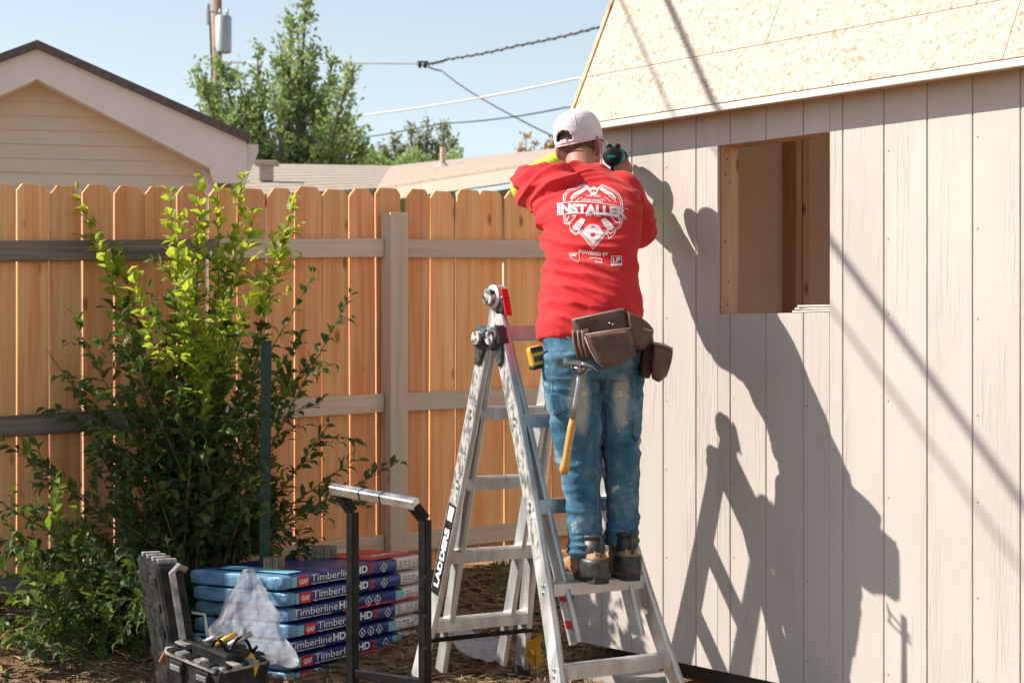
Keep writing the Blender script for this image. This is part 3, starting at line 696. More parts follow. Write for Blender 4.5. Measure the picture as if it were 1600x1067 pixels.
for k in range(7):
    off = E1*rg.uniform(-.028, .028)+E2*rg.uniform(-.012, .012); rz = rg.uniform(-.02, .02)
    e1 = Matrix.Rotation(rz, 3, 'Z')@E1; e2 = Matrix.Rotation(rz, 3, 'Z')@E2; fn = -e2
    z0 = .0+k*TB; c0 = K0+off+V(0, 0, z0)
    b = thing('shingle_bundle', tuple(c0), labels[k], 'shingle bundle', 'stacked roofing shingle bundles in blue wrappers')
    # wrapper: bulged soft box from rings along e1, three colour zones as separate sleeves
    def ring(s, gr=0.0):
        out = []; wv = .0
        hw, hh = WBn/2+gr, (TB-.002)/2+gr*.4; ex = 5
        for i in range(28):
            q = 2*math.pi*i/28; cq, sq = math.cos(q), math.sin(q)
            x = math.copysign(abs(cq)**(2/9), cq)*hw; z = math.copysign(abs(sq)**(2/6.5), sq)*(hh+(wv*.5 if sq > 0 and k == 6 else 0))
            w3 = noise.noise(V(s*9, q*1.3, k*3.1)); w4 = noise.noise(V(s*26, q*4, k*1.7)); out.append(c0+e1*(s+.004*w4)+e2*(WBn/2+x*(1+.006*w4))+V(0, 0, TB/2+z*(1-.10*abs(w3)-.06*abs(w4))))
        return out
    def sleeve(s0, s1, mat, name, n=8, gr=0.0, ends=True):
        m = MB(); rs = [ring(s0+(s1-s0)*i/n, gr) for i in range(n+1)]; m.loft(rs, ends); return m.build(name, mat, b, auto=True)
    w1 = rg.uniform(.74, .80)
    near = MB(); rs = []
    for sh, gg in ((0, -.016), (.004, -.005), (.012, -.001), (.05, 0)): rs.append(ring(sh, gg))
    near.loft(rs); near.build('end_wrap', M['teal'], b, auto=True)
    sleeve(.05, w1, M['navy'], 'printed_wrap', 14)
    far = MB(); rs = [ring(w1+(LB-.03-w1)*i/5) for i in range(6)]+[ring(LB-.008, -.008), ring(LB, -.03)]
    far.loft(rs); far.build('white_wrap', M['wrapwhite'], b, auto=True)
    # flat print on the long side
    def fp(s, z, n=.0012): return c0+e1*s+fn*n+V(0, 0, z)
    def patch(mb, s0, s1, z0, z1, n=.0012):
        mb.prism([fp(s0, z0, n), fp(s1, z0, n), fp(s1, z1, n), fp(s0, z1, n)], -fn*.004)
    zc = TB/2; lo = zc-.020; hi = zc+.020
    shift = (.015, .0, -.17, .03, -.155, .005, .02)[k]
    if shift > -.1:
        m = MB(); patch(m, .072+shift, .142+shift, lo-.001, hi+.001, .0016); m.build('logo', M['red'], b)
        m = MB(); put_text(m, 'GAF', fp(.080+shift, zc-.010, .0026), e1*.054, V(0, 0, .019), .035); m.build('logo_lettering', M['white'], b)
        m = MB(); patch(m, .052, .066+shift, lo, hi); m.build('aqua_band', M['aqua'], b)
    m = MB(); s0 = .155+shift
    put_text(m, 'Timberline', fp(max(s0, .03), zc-.008, .002), e1*.285, V(0, 0, .030), .0)
    put_text(m, 'High Definition Lifetime Shingles', fp(max(s0, .03)+.002, zc-.0195, .002), e1*.24, V(0, 0, .0068), .005)
    put_text(m, 'HD', fp(max(s0, .03)+.295, zc-.008, .002), e1*.085, V(0, 0, .030), .035); m.build('lettering', M['white'], b)
    m = MB(); put_text(m, 'Z', fp(max(s0, .03)+.385, zc-.008, .002), e1*.042, V(0, 0, .030), .05); m.build('lettering', M['red'], b)
    m = MB(); d0 = max(s0, .03)+.47
    for j in range((1, 1, 3, 1, 2, 1, 1)[k]):
        cc = d0+.025+.062*j
        if cc+.03 > w1: break
        m2 = [(0, .021), (.026, 0), (0, -.021), (-.026, 0)]; mi = [(x*.8, y*.8) for x, y in m2]
        for i in range(4):
            (a0, a1), (b0_, b1) = m2[i], m2[(i+1) % 4]; (c0_, c1_), (d0_, d1_) = mi[i], mi[(i+1) % 4]
            m.add([fp(cc+a0, zc+a1, .002), fp(cc+b0_, zc+b1, .002), fp(cc+d0_, zc+d1_, .002), fp(cc+c0_, zc+c1_, .002)], [(0, 1, 2, 3)])
        put_text(m, '6', fp(cc-.006, zc-.007, .002), e1*.012, V(0, 0, .014), .02)
    m.build('emblem', M['white'], b)
    m = MB()
    for j in range(5):
        for r_ in range(3):
            if rg.random() < .75: patch(m, w1+.02+.032*j, w1+.02+.032*j+rg.uniform(.012, .026), lo+.004+.012*r_, lo+.009+.012*r_, .0014)
    m.build('small_print', M['greyprint'], b)
    if k in (2, 4, 1):
        m = MB(); patch(m, w1-.055, w1, lo, hi, .0016); m.build('aqua_band', M['aqua'], b)
    if k in (1, 4):
        m = MB(); patch(m, .35, LB-.06, lo-.003, lo+.003, .0018); m.build('red_stripe', M['red'], b)
    if k == 6:     # upper face: aqua band, red corner
        def tp_(s, q, n=.003): return c0+e1*s+e2*q+V(0, 0, TB+n)
        def flat(s0, s1, q0, q1, mat, nm, n=.0035):
            m = MB(); m.prism([tp_(s0, q0, n), tp_(s1, q0, n), tp_(s1, q1, n), tp_(s0, q1, n)], V(0, 0, -.004)); m.build(nm, mat, b, bevel=.001, seg=1)
        flat(.62, LB-.03, .03, .30, M['red'], 'red_panel'); flat(.07, .15, .03, .38, M['aqua'], 'aqua_band')
        m = MB(); put_text(m, 'Timberline', tp_(.70, .08, .0045), e1*.2, e2*.06, .03); m.build('lettering', M['white'], b)
# nail coils on top
M['nail'] = mk('coil nail steel', (.40,.36,.30), (.30,.26,.2), 30, rough=.35, metal=.8)
ztop = 7*TB+.002
def coil(c, r0, label):
    t = thing('nail_coil', tuple(c), label, 'nail coil', 'coils of roofing nails on the stack')
    m = MB(); mw = MB(); pp = []
    for i in range(84):
        a_ = i*.212; r = r0*(.45+.55*i/84); q = c+V(math.cos(a_)*r, math.sin(a_)*r, 0)
        m.tube([q+V(0, 0, .001), q+V(0, 0, .044)], .0017, 5); m.tube([q+V(0, 0, .044), q+V(0, 0, .046)], .0048, 7); pp.append(q+V(0, 0, .022))
    o = m.build('nails', M['nail'], t); tag(o, kind='stuff'); mw.tube(pp, .0009, 4); mw.build('wire', M['nail'], t)
coil(K0+E1*.17+E2*.20+V(0, 0, ztop), .045, 'small coil of roofing nails on the left of the stack top behind the plastic bag')
coil(K0+E1*.60+E2*.27+V(0, 0, ztop), .058, 'wider coil of roofing nails on the middle of the stack top')
# plastic bag
def film(name, alpha, col, rough=.25):
    m, ns, ls, bs = newmat(name); bs.inputs['Base Color'].default_value = (*col, 1); bs.inputs['Roughness'].default_value = rough; bs.inputs['Alpha'].default_value = alpha
    no = N(ns, 'ShaderNodeTexNoise', Scale=14.0, Detail=5); bump(ns, ls, no.outputs[0], bs, .5, .01)
    ls.new(ramp(ns, ls, no.outputs[0], [(.3, (alpha*.8,)*3), (.7, (min(1, alpha*1.15),)*3)]), bs.inputs['Alpha']); return m
M['film'] = film('milky plastic film', .72, (.40,.40,.45))
def sheet(name, corners, n, amp, mat, label, cat, sub=None, seed=0, folds=(6, 10)):
    """crumpled film; corners a,b,c,d (a-b near top edge)"""
    a, b, c, d = [Vector(x) for x in corners]; ctr = (a+b+c+d)/4; nrm = (b-a).cross(d-a).normalized() if (b-a).cross(d-a).length > 1e-6 else (c-b).cross(d-b).normalized()
    m = MB(); vs = []
    for j in range(n+1):
        for i in range(n+1):
            u, v = i/n, j/n; p = a.lerp(b, u).lerp(d.lerp(c, u), v)
            q = V(p.x*9+seed, p.z*9, seed+p.y*2)
            h = noise.noise(q*.8)*amp+abs(noise.noise(q*1.7))*amp*.7+abs(noise.noise(q*4))*amp*.35
            e = min(u, 1-u, v, 1-v); p = p+nrm*h+V(noise.noise(q*2)*.02, 0, noise.noise(q*2+V(5,5,5))*.02)*(1 if e < .08 else .4)
            vs.append(p)
    m.add(vs, [(j*(n+1)+i, j*(n+1)+i+1, (j+1)*(n+1)+i+1, (j+1)*(n+1)+i) for j in range(n) for i in range(n)])
    o = m.build(name, mat, None, smooth=True, at=tuple(ctr)); tag(o, label, cat); return o
sheet('plastic_bag', (P(384, 885, 7.60), P(402, 888, 7.62), P(470, 1040, 7.22), P(308, 1016, 7.18)), 36, .02, M['film'], 'crumpled milky translucent plastic bag draped against the front of the shingle stack', 'plastic bag', seed=2)
sheet('plastic_scrap', (P(705, 985, 8.05), P(770, 980, 8.15), P(795, 1012, 8.0), P(715, 1020, 7.85)), 24, .06, M['film'], 'crumpled white plastic scrap on the straw behind the ladder rungs', 'plastic scrap', seed=9)
# yellow leaves near the ladder foot
M['yleaf'] = leafmat('yellow leaf', (.55,.32,.03), (.62,.42,.05), (.6,.4,.05), .3)
q = P(836, 1018, 7.8); yt = thing('yellow_weed', tuple(V(q.x, q.y, gz(q.x, q.y))), 'small weed with broad yellow leaves on the straw beside the near ladder leg', 'plant')
for k in range(5):
    a_ = k*1.25+.4; me = leafmesh('leaf', None, .8, .42).mesh('leaf', M['yleaf'], V(0,0,0), True); o = link('leaf', me, yt)
    o.location = (0, 0, .03+.02*k); o.scale = (.085,)*3; o.rotation_euler = (0, -.9-.1*k, a_)
m = MB(); m.tube([V(q.x, q.y, gz(q.x, q.y)-.01), V(q.x, q.y, gz(q.x, q.y)+.12)], .003, 6); m.build('stem', M['stem'], yt)
# concrete paver at the shed corner
pv = MB(); c = W(.62, 0, .18); c.z = .02; pv.box(c, (.32, .22, .07), (WE, WN, V(0,0,1))); o = pv.build('paver', M['concrete'], None, bevel=.008, at=tuple(c)); tag(o, 'grey concrete paver lying on the ground at the foot of the shed wall', 'paver')

# ------------------------------------------------------------------ hand truck
M['blackgloss'] = mk('black gloss paint', (.006,.006,.007), (.014,.014,.015), 18, rough=.3, rr=(.25,.45), spec=.15)
M['chrome'] = mk('worn bright steel', (.42,.42,.43), (.62,.62,.62), 14, rough=.25, metal=.85, rr=(.15,.5), bmp=.1)
M['rubber'] = mk('black rubber', (.02,.02,.02), (.035,.035,.035), 20, rough=.7)
YL, YR = 6.18, 5.98
tl, tr_ = P(551, 800, YL), P(664, 812, YR); hb = V(-.055, .0, .058)
al = P(527, 765, YL); ar = P(643, 786, YR)
truck = thing('hand_truck', tuple(V((tl.x+tr_.x)/2, 6.08, 0)), 'black hand truck with square tube loop handle standing before the shingle stack', 'hand truck')
SQ = .76
sqp = [(-.021,-.017),(-.017,-.021),(.017,-.021),(.021,-.017),(.021,.017),(.017,.021),(-.017,.021),(-.021,.017)]
sqp = [(a*SQ, b*SQ) for a, b in sqp]
SDT = (tr_-tl); SDT.z = 0; SDT.normalize()
for a, s in ((tl, al), (tr_, ar)):
    m = MB(); m.sweep(sqp, [V(a.x, a.y, .06), a], SDT); m.build('upright_tube', M['blackgloss'], truck, bevel=.003)
    m = MB(); m.sweep(sqp, [a, a+(s-a)*.93], SDT); m.build('handle_bend', M['blackgloss'], truck, bevel=.003)
m = MB(); d = (ar-al).normalized(); m.sweep(sqp, [al-d*.021, ar+d*.021], V(0, -.5, 1)); hbar = m.build('handle_bar', M['chrome'], truck, bevel=.003)
for f in (.34, .62):
    q = al.lerp(ar, f); m = MB(); m.sweep([(x*1.03, y*1.03) for x, y in sqp], [q-d*.003, q+d*.003], V(0, -.5, 1)); m.build('seam_ring', M['blackgloss'], hbar)
for zz in (.30,):
    m = MB(); m.beam(V(tl.x, tl.y, zz), V(tr_.x, tr_.y, zz), .03, .02, V(0,0,1)); m.build('cross_bar', M['blackgloss'], truck, bevel=.003)
m = MB(); c = V((tl.x+tr_.x)/2, 6.08, .05)+V(SDT.y, -SDT.x, 0)*-.12
m.box(c, (.42, .26, .012), (SDT, V(-SDT.y, SDT.x, 0), V(0,0,1))); m.build('toe_plate', M['blackgloss'], truck, bevel=.003)
for a, sg in ((tl, -1), (tr_, 1)):
    q = V(a.x, a.y, .125)+SDT*sg*.06+V(SDT.y, -SDT.x, 0)*.10; m = MB(); m.tube([q-SDT*.03, q-SDT*.022, q+SDT*.022, q+SDT*.03], [.10, .12, .12, .10], 24); wh = m.build('wheel', M['rubber'], truck, auto=True)
    m = MB(); m.tube([q-SDT*.034, q+SDT*.034], .05, 16); m.build('rim', M['chrome'], wh, auto=True)
for py in (900, 960, 1010):
    m = MB(); q = P(664, py, YR)+V(0, -.0225, 0); m.tube([q, q+V(0, -.003, 0)], .006, 8); m.build('bolt', M['dark'], truck)

# ------------------------------------------------------------------ open tool case
M['case'] = mk('black moulded plastic', (.008,.009,.011), (.045,.042,.04), 16, rough=.5, rr=(.4,.6), spec=.12)
M['dusty'] = mk('dusty worn plastic rim', (.10,.095,.09), (.46,.42,.38), 22, (1,1,1), .6, lo=.32, hi=.6)
M['yellow'] = mk('yellow plastic', (.62,.36,.02), (.7,.45,.04), 20, rough=.4)
M['steel'] = mk('dull steel', (.34,.34,.35), (.5,.5,.5), 20, rough=.35, metal=.9)
case = thing('tool_case', (P(300, 1000, 6.9).x, 6.9, 0), 'open black tool case with dusty rim and yellow clip before the shingle stack', 'tool case')
tx_, qx = V(.92, .39, 0), V(-.39, .92, 0); ux = V(-.16, 0, .987).normalized()
lc = P(283, 992, 6.88)
def bar(mb, a, b, w_, d_, s): mb.beam(a, b, w_, d_, s)
# lid shell: back panel and four walls
lt, lq, lu = .085, .34, .50
C0 = lc+qx*(lq/2)+tx_*0
m = MB(); m.box(C0-tx_*(lt/2), (.012, lq, lu), (tx_, qx, ux)); lid = m.build('lid', M['case'], case, bevel=.006)
for i in range(5):
    m = MB(); q = C0-tx_*(lt/2+.009)+ux*(-.19+.095*i); m.box(q, (.010, lq*.8, .03), (tx_, qx, ux)); m.build('rib', M['case'], lid, bevel=.003)
m = MB(); m.box(lc, (lt, .02, lu), (tx_, qx, ux)); m.build('lid_edge', M['case'], case, bevel=.006)
m = MB(); m.box(C0+ux*(lu/2), (lt, lq, .02), (tx_, qx, ux)); m.build('lid_top', M['case'], case, bevel=.006)
# dusty rim along the near edge and over the top
m = MB(); m.sweep([(-.012,-.012),(.012,-.012),(.012,.012),(-.012,.012)], [lc-qx*.012-ux*lu*.56, lc-qx*.012+ux*lu*.46, lc-qx*.008+tx_*.03+ux*lu*.5, lc-qx*.002+tx_*.055+ux*lu*.47], tx_); m.build('rim', M['dusty'], case, bevel=.004)
for i in range(4):
    q = C0+ux*(lu/2+.014)+qx*(-.13+.085*i); m = MB(); m.box(q, (.07, .022, .02), (tx_, qx, ux)); m.build('rib', M['dusty'], case, bevel=.004)
m = MB(); hq = lc+tx_*.05+ux*.02; m.tube([hq-ux*.07, hq-ux*.06+tx_*.045, hq+ux*.05+tx_*.045, hq+ux*.06], .007, 8); m.build('handle', M['steel'], case, smooth=True)
m = MB(); q = lc-qx*.016-tx_*.06-ux*.07; m.beam(q-ux*.03-tx_*.02, q+ux*.02+tx_*.015, .05, .012, tx_); m.build('latch', mk('orange plastic', (.30,.10,.03), (.4,.15,.05), 20), case, bevel=.004)
# base tray
bc = P(338, 1100, 6.80); bt, bq, bh = .235, .26, .18
bc.z = .165; a1 = V(.84, -.50, -.22).normalized(); a2 = V(.51, .86, 0)
m = MB(); m.box(bc-V(0, 0, bh/2-.01), (bt, bq, .02), (a1, a2, V(0,0,1))); tray = m.build('tray', M['case'], case, bevel=.006)
for s_, ax, oth, ln in ((-1, a1, a2, bq), (1, a1, a2, bq), (-1, a2, a1, bt), (1, a2, a1, bt)):
    dd = (bt if ax is a1 else bq)/2
    m = MB(); q = bc+ax*s_*dd; m.beam(q-oth*ln/2, q+oth*ln/2, bh, .016, V(0,0,1)); m.build('tray_wall', M['case'], case, bevel=.005)
    m = MB(); q = q+V(0, 0, bh/2); m.beam(q-oth*(ln/2-.004), q+oth*(ln/2-.004), .022, .034, V(0,0,1)); rim = m.build('rim', M['dusty'], case, bevel=.005)
    for i in range(5):
        m = MB(); q3 = q+oth*(-ln*.36+ln*.18*i)+V(0,0,.012); m.box(q3, (.03, .05, .012), (oth, ax, V(0,0,1))); m.build('rib', M['dusty'] if i % 2 else M['case'], rim, bevel=.003)
for i in range(2):
    q = bc+a1*(-.06+.12*i)-a2*(bq/2+.012)+V(0, 0, .03); m = MB(); m.box(q, (.06, .016, .09), (a1, a2, V(0,0,1))); l_ = m.build('latch', M['case'], case, bevel=.006)
    m = MB(); m.box(q-a2*.010+V(0,0,.02), (.045, .008, .02), (a1, a2, V(0,0,1))); m.build('latch_catch', M['steel'], l_, bevel=.002)
cd = []
for i in range(40):
    f = i/39; cd.append(bc+V(-.02+.16*f, -.02-.05*math.sin(f*5), .105+.05*abs(math.sin(f*7))-.10*max(0, f-.8)))
m = MB(); m.tube(cd, .006, 7); m.build('cord', M['blackgloss'], case, smooth=True)
for i in range(3):
    m = MB(); q = bc+V(-.05+.05*i, .02-.03*i, .13); m.tube([q, q+V(.07, .03*i, .035)], [.012, .009], 9); m.build('bit', M['steel'] if i != 1 else M['yellow'], case, smooth=True)
q = P(386, 1040, 6.78); m = MB(); m.prism([q+V(-.03,0,-.05), q+V(.02,.01,-.06), q+V(.04,.01,.0), q+V(.012,0,.045), q+V(-.02,0,.01)], V(0, .03, 0)); m.build('clip', M['yellow'], case, bevel=.004)
m = MB(); q = bc+V(.02, 0, .10); m.box(q, (.17, .14, .05), (a1, a2, V(0,0,1))); m.build('tool_insert', M['case'], case, bevel=.01)

# ------------------------------------------------------------------ ladder
M['alu'] = mk('scuffed aluminium', (.44,.44,.44), (.70,.695,.685), 16, (1,1,.3), .36, metal=.6, rr=(.3,.55), bmp=.06)
M['alu_d'] = mk('scuffed aluminium inner', (.46,.46,.465), (.62,.62,.615), 12, (1,1,.4), .36, metal=.6, rr=(.3,.5), bmp=.06)
M['sticker'] = mk('worn printed sticker', (.13,.13,.135), (.46,.44,.42), 60, (1,1,.4), .5, detail=4, lo=.42, hi=.56)
M['blk'] = mk('black lock plastic', (.015,.017,.02), (.10,.11,.12), 25, rough=.35, lo=.4, hi=.75)
M['worn'] = mk('worn black on silver', (.03,.035,.04), (.60,.60,.60), 40, rough=.4, lo=.42, hi=.58, metal=.2)
RU = FE; RD = V(-.576, .817, 0).normalized(); L0 = V(.1225, 6.93, H)
def lad(u, v, w_): return L0+RU*u+RD*v+V(0, 0, w_)
def vf(w_): return (w_+.887)*.40
def vb(w_): return .417+(.155-w_)*.27
def interp(tab, x):
    tab = sorted(tab)
    if x <= tab[0][0]: return tab[0][1]
    for (a, b), (c, d) in zip(tab[:-1], tab[1:]):
        if x <= c: return b+(d-b)*(x-a)/(c-a)
    return tab[-1][1]
UF = [(.06,.052),(-.2,.046),(-.4,.036),(-.6,.023),(-.887,0),(-1.1,-.024),(-1.36,-.06)]
UB = [(.06,.052),(-.3,.042),(-.615,.026),(-1.02,0),(-1.36,-.035)]
UC = .222
ladder = thing('folding_ladder', tuple(lad(UC, .25, -H)), 'scuffed aluminium folding multi-position ladder standing open beside the shed wall', 'ladder')
prof = [(-.013,-.031),(-.009,-.034),(.009,-.034),(.013,-.031),(.013,-.012),(.009,-.009),(.009,.009),(.013,.012),(.013,.031),(.009,.034),(-.009,.034),(-.013,.031)]
def nside(vfun):   # direction across a rail within its section plane normal
    return RU
for nm, vfun, UT, wfoot in (('front', vf, UF, -1.36), ('back', vb, UB, -1.36)):
    for mir in (0, 1):
        uu = (lambda w_: interp(UT, w_)) if not mir else (lambda w_: 2*UC-interp(UT, w_))
        ws = [.05-.06*i for i in range(24)]; ws = [x for x in ws if x > wfoot+.02]+[wfoot+.02]
        m = MB(); m.sweep(prof, [lad(uu(x), vfun(x), x) for x in ws], RU); rl = m.build('outer_rail', M['alu'], ladder, auto=True)
        ft = lad(uu(wfoot), vfun(wfoot), wfoot); m = MB(); m.box(ft+V(0, 0, .022), (.036, .085, .05), (RU, RD, V(0,0,1))); m.build('foot', M['rubber'], ladder, bevel=.006)
        # inner rail: straight
        ui = .076 if not mir else 2*UC-.076
        wi = -1.08 if nm == 'front' else -1.30
        m = MB(); m.sweep([(a*.85, b*.85) for a, b in prof], [lad(ui, vfun(x), x) for x in (.16, -.4, wi)], RU); m.build('inner_rail', M['alu_d'], ladder, auto=True)
        # lock block at the head of the outer rail
        q = lad(uu(.02)-(.012 if not mir else -.012), vfun(.02), .02); ax = (lad(0, vfun(1), 1)-lad(0, vfun(0), 0)).normalized(); pd = RU.cross(ax)
        m = MB(); m.box(q, (.055, .075, .085), (RU, pd, ax)); lk = m.build('lock_block', M['blk'], ladder, bevel=.014, seg=3)
        m = MB(); m.tube([q-RU*(.027 if not mir else -.027), q-RU*(.042 if not mir else -.042)], [.030, .026], 14); m.build('knob', M['worn'], lk, auto=True)
        m = MB(); m.prism([q+ax*-.04-pd*.03+RU*-.016, q+ax*-.04+pd*.03+RU*-.016, q+ax*-.10+pd*.012+RU*-.016, q+ax*-.11-pd*.02+RU*-.016], RU*.03) ; m.build('lock_cover', M['blk'], lk, bevel=.004)
        if not mir:   # printed stickers along the side of the near rails
            side = -RU*.0138
            def strip(w0, w1_, wd, mat, name, ex=0.0):
                n_ = max(2, int(abs(w1_-w0)/.06)); m = MB(); rr_ = []
                for i in range(n_+1):
                    x = w0+(w1_-w0)*i/n_; c = lad(uu(x), vfun(x), x)-RU*(.0133+ex); rr_.append([c-pd*wd/2, c+pd*wd/2, c+pd*wd/2-RU*.0006, c-pd*wd/2-RU*.0006])
                m.loft(rr_); return m.build(name, mat, rl)
            for (w0, w1_) in ((-.05, -.22), (-.225, -.43), (-.435, -.62)):
                strip(w0, w1_, .052, M['sticker'], 'sticker')
            if nm == 'front': strip(-.64, -.78, .04, M['sticker'], 'sticker')
            else:
                strip(-.625, -.98, .056, M['case'], 'sticker')
                m = MB(); a = lad(uu(-.95), vfun(-.95), -.95)-RU*.0150; b = lad(uu(-.72), vfun(-.72), -.72)-RU*.0150
                put_text(m, 'LADDERS', a-pd*-.014, b-a, pd*-.030, .05); m.build('lettering', M['white'], rl)
                m = MB(); a = lad(uu(-.69), vfun(-.69), -.69)-RU*.0150; b = lad(uu(-.635), vfun(-.635), -.635)-RU*.0150
                m.add([a+pd*.018, b+pd*.018, b-pd*.018, a-pd*.018], [(0,1,2,3)]); m.build('logo', M['wrapwhite'], rl)
# warning sticker on the near inner rail of the front section
for (w0, w1_, mt) in ((-.90, -.935, 'red'), (-.937, -1.0, 'wrapwhite'), (-1.002, -1.03, 'red'), (-.84, -.89, 'wrapwhite')):
    m = MB(); rr_ = []
    for x in (w0, w1_):
        c = lad(.076, vf(x), x)-RU*.0125; ax = RD; rr_.append([c-ax*.020, c+ax*.020, c+ax*.020-RU*.0008, c-ax*.020-RU*.0008])
    m.loft(rr_); m.build('warning_sticker', M[mt], ladder)
rprof = [(-.017,-.028),(.012,-.028),(.017,-.022),(.0145,-.014),(.017,-.010),(.017,-.003),(.0145,0),(.017,.003),(.017,.010),(.0145,.014),(.017,.022),(.012,.028),(-.017,.028),(-.0145,.014),(-.017,.010),(-.017,-.010),(-.0145,-.014)]
rprof = [(a*1.5, b*1.12) for a, b in rprof]
for vfun, UT, ws in ((vf, UF, (-1.17, -.887, -.60, -.29, .04)), (vb, UB, (-1.11, -.835, -.545, -.27, .035))):
    for w_ in ws:
        u0 = interp(UT, w_)+.012; a, b = lad(u0, vfun(w_), w_), lad(2*UC-u0, vfun(w_), w_)
        n_ = V(0, 0, 1) if w_ > -2 else 0
        m = MB(); m.sweep(rprof, [a, b], n_); rn = m.build('rung', M['alu'], ladder, auto=True)
        for p_, sg in ((a, 1), (b, -1)):
            for dz in (-.013, .013):
                q = p_-RU*sg*.028+V(0, 0, dz); m = MB(); m.tube([q, q-RU*sg*.005], .0055, 8); m.build('rivet', M['alu_d'], rn)
    # inner section rungs, half a step up
    for w_ in ws[1:]:
        w2 = w_-.03; u0 = .086; a, b = lad(u0, vfun(w2)+(.0 if vfun is vf else 0), w2), lad(2*UC-u0, vfun(w2), w2)
# hinges
for mir in (0, 1):
    ui = .076 if not mir else 2*UC-.076; sg = -1 if not mir else 1
    q = lad(ui, .417, .175)
    m = MB(); m.tube([q+RU*sg*.030, q+RU*sg*.024, q-RU*sg*.020, q-RU*sg*.026], [.038, .046, .046, .038], 20); hg = m.build('hinge', M['alu'], ladder, auto=True)
    m = MB(); m.tube([q+RU*sg*.031, q+RU*sg*.050], [.034, .030], 18); m.build('knob', M['worn'], hg, auto=True)
    m = MB(); m.box(q+RD*-.035+V(0, 0, -.03), (.040, .05, .07), (RU, RD, V(0,0,1))); m.build('hinge_cover', M['blk'], hg, bevel=.01)
    m = MB(); m.beam(q+RD*-.045+V(0,0,.03), q+RD*-.075+V(0,0,-.07), .03, .008, RU); m.build('lever', M['red'], hg, bevel=.002)
    for vfun in (vf, vb):
        m = MB(); m.beam(lad(ui, vfun(.17), .17), lad(ui, vfun(.06), .06), .03, .05, RU); m.build('hinge_arm', M['alu'], hg, bevel=.004)
m = MB(); m.tube([lad(-.06, vb(-1.16)-.03, -1.165), lad(2*UC+.03, vb(-1.16)-.03, -1.165)], .0095, 8); m.build('spreader_bar', M['blackgloss'], ladder, smooth=True)
# ------------------------------------------------------------------ the worker
def shirt_mat():
    m, ns, ls, bs = newmat('red cotton'); bs.inputs['Base Color'].default_value = (.66,.03,.035,1); bs.inputs['Roughness'].default_value = .8
    bs.inputs['Sheen Weight'].default_value = .15; bs.inputs['Sheen Roughness'].default_value = .55; bs.inputs['Sheen Tint'].default_value = (1,.62,.52,1); bs.inputs['Specular IOR Level'].default_value = .2
    n0 = N(ns, 'ShaderNodeTexNoise', Scale=6.0, Detail=3); ls.new(coords(ns, ls), n0.inputs['Vector'])
    ls.new(ramp(ns, ls, n0.outputs[0], [(.3, (.56,.020,.028)), (.7, (.66,.028,.036))]), bs.inputs['Base Color'])
    n1 = N(ns, 'ShaderNodeTexNoise', Scale=420.0, Detail=2); ls.new(coords(ns, ls), n1.inputs['Vector']); bump(ns, ls, n1.outputs[0], bs, .12, .001); return m
M['shirt'] = shirt_mat()
M['print'] = mk('pale shirt print', (.74,.62,.63), (.80,.70,.70), 40, rough=.7)
M['skin'] = mk('sunburnt skin', (.36,.15,.10), (.44,.20,.14), 14, rough=.5, bmp=.1)
M['skin'].node_tree.nodes['Principled BSDF'].inputs['Subsurface Weight'].default_value = .12
M['skin'].node_tree.nodes['Principled BSDF'].inputs['Subsurface Radius'].default_value = (.02,.006,.003)
M['hair'] = mk('short dark hair', (.035,.022,.016), (.15,.095,.065), 160, rough=.7, bmp=.5)
M['capcloth'] = mk('off white cap cloth', (.60,.545,.60), (.70,.65,.69), 12, rough=.8, bmp=.15)
M['hivis'] = mk('fluorescent yellow knit', (.62,.72,.04), (.74,.82,.10), 14, rough=.75)
M['glove'] = mk('grey black work glove', (.04,.04,.045), (.16,.16,.165), 40, rough=.7)
M['leather'] = mk('worn brown leather', (.07,.030,.022), (.15,.075,.052), 9, rough=.62, bmp=.3, detail=8)
M['stitch'] = mk('pale leather edge', (.52,.40,.32), (.38,.27,.20), 30, rough=.7)
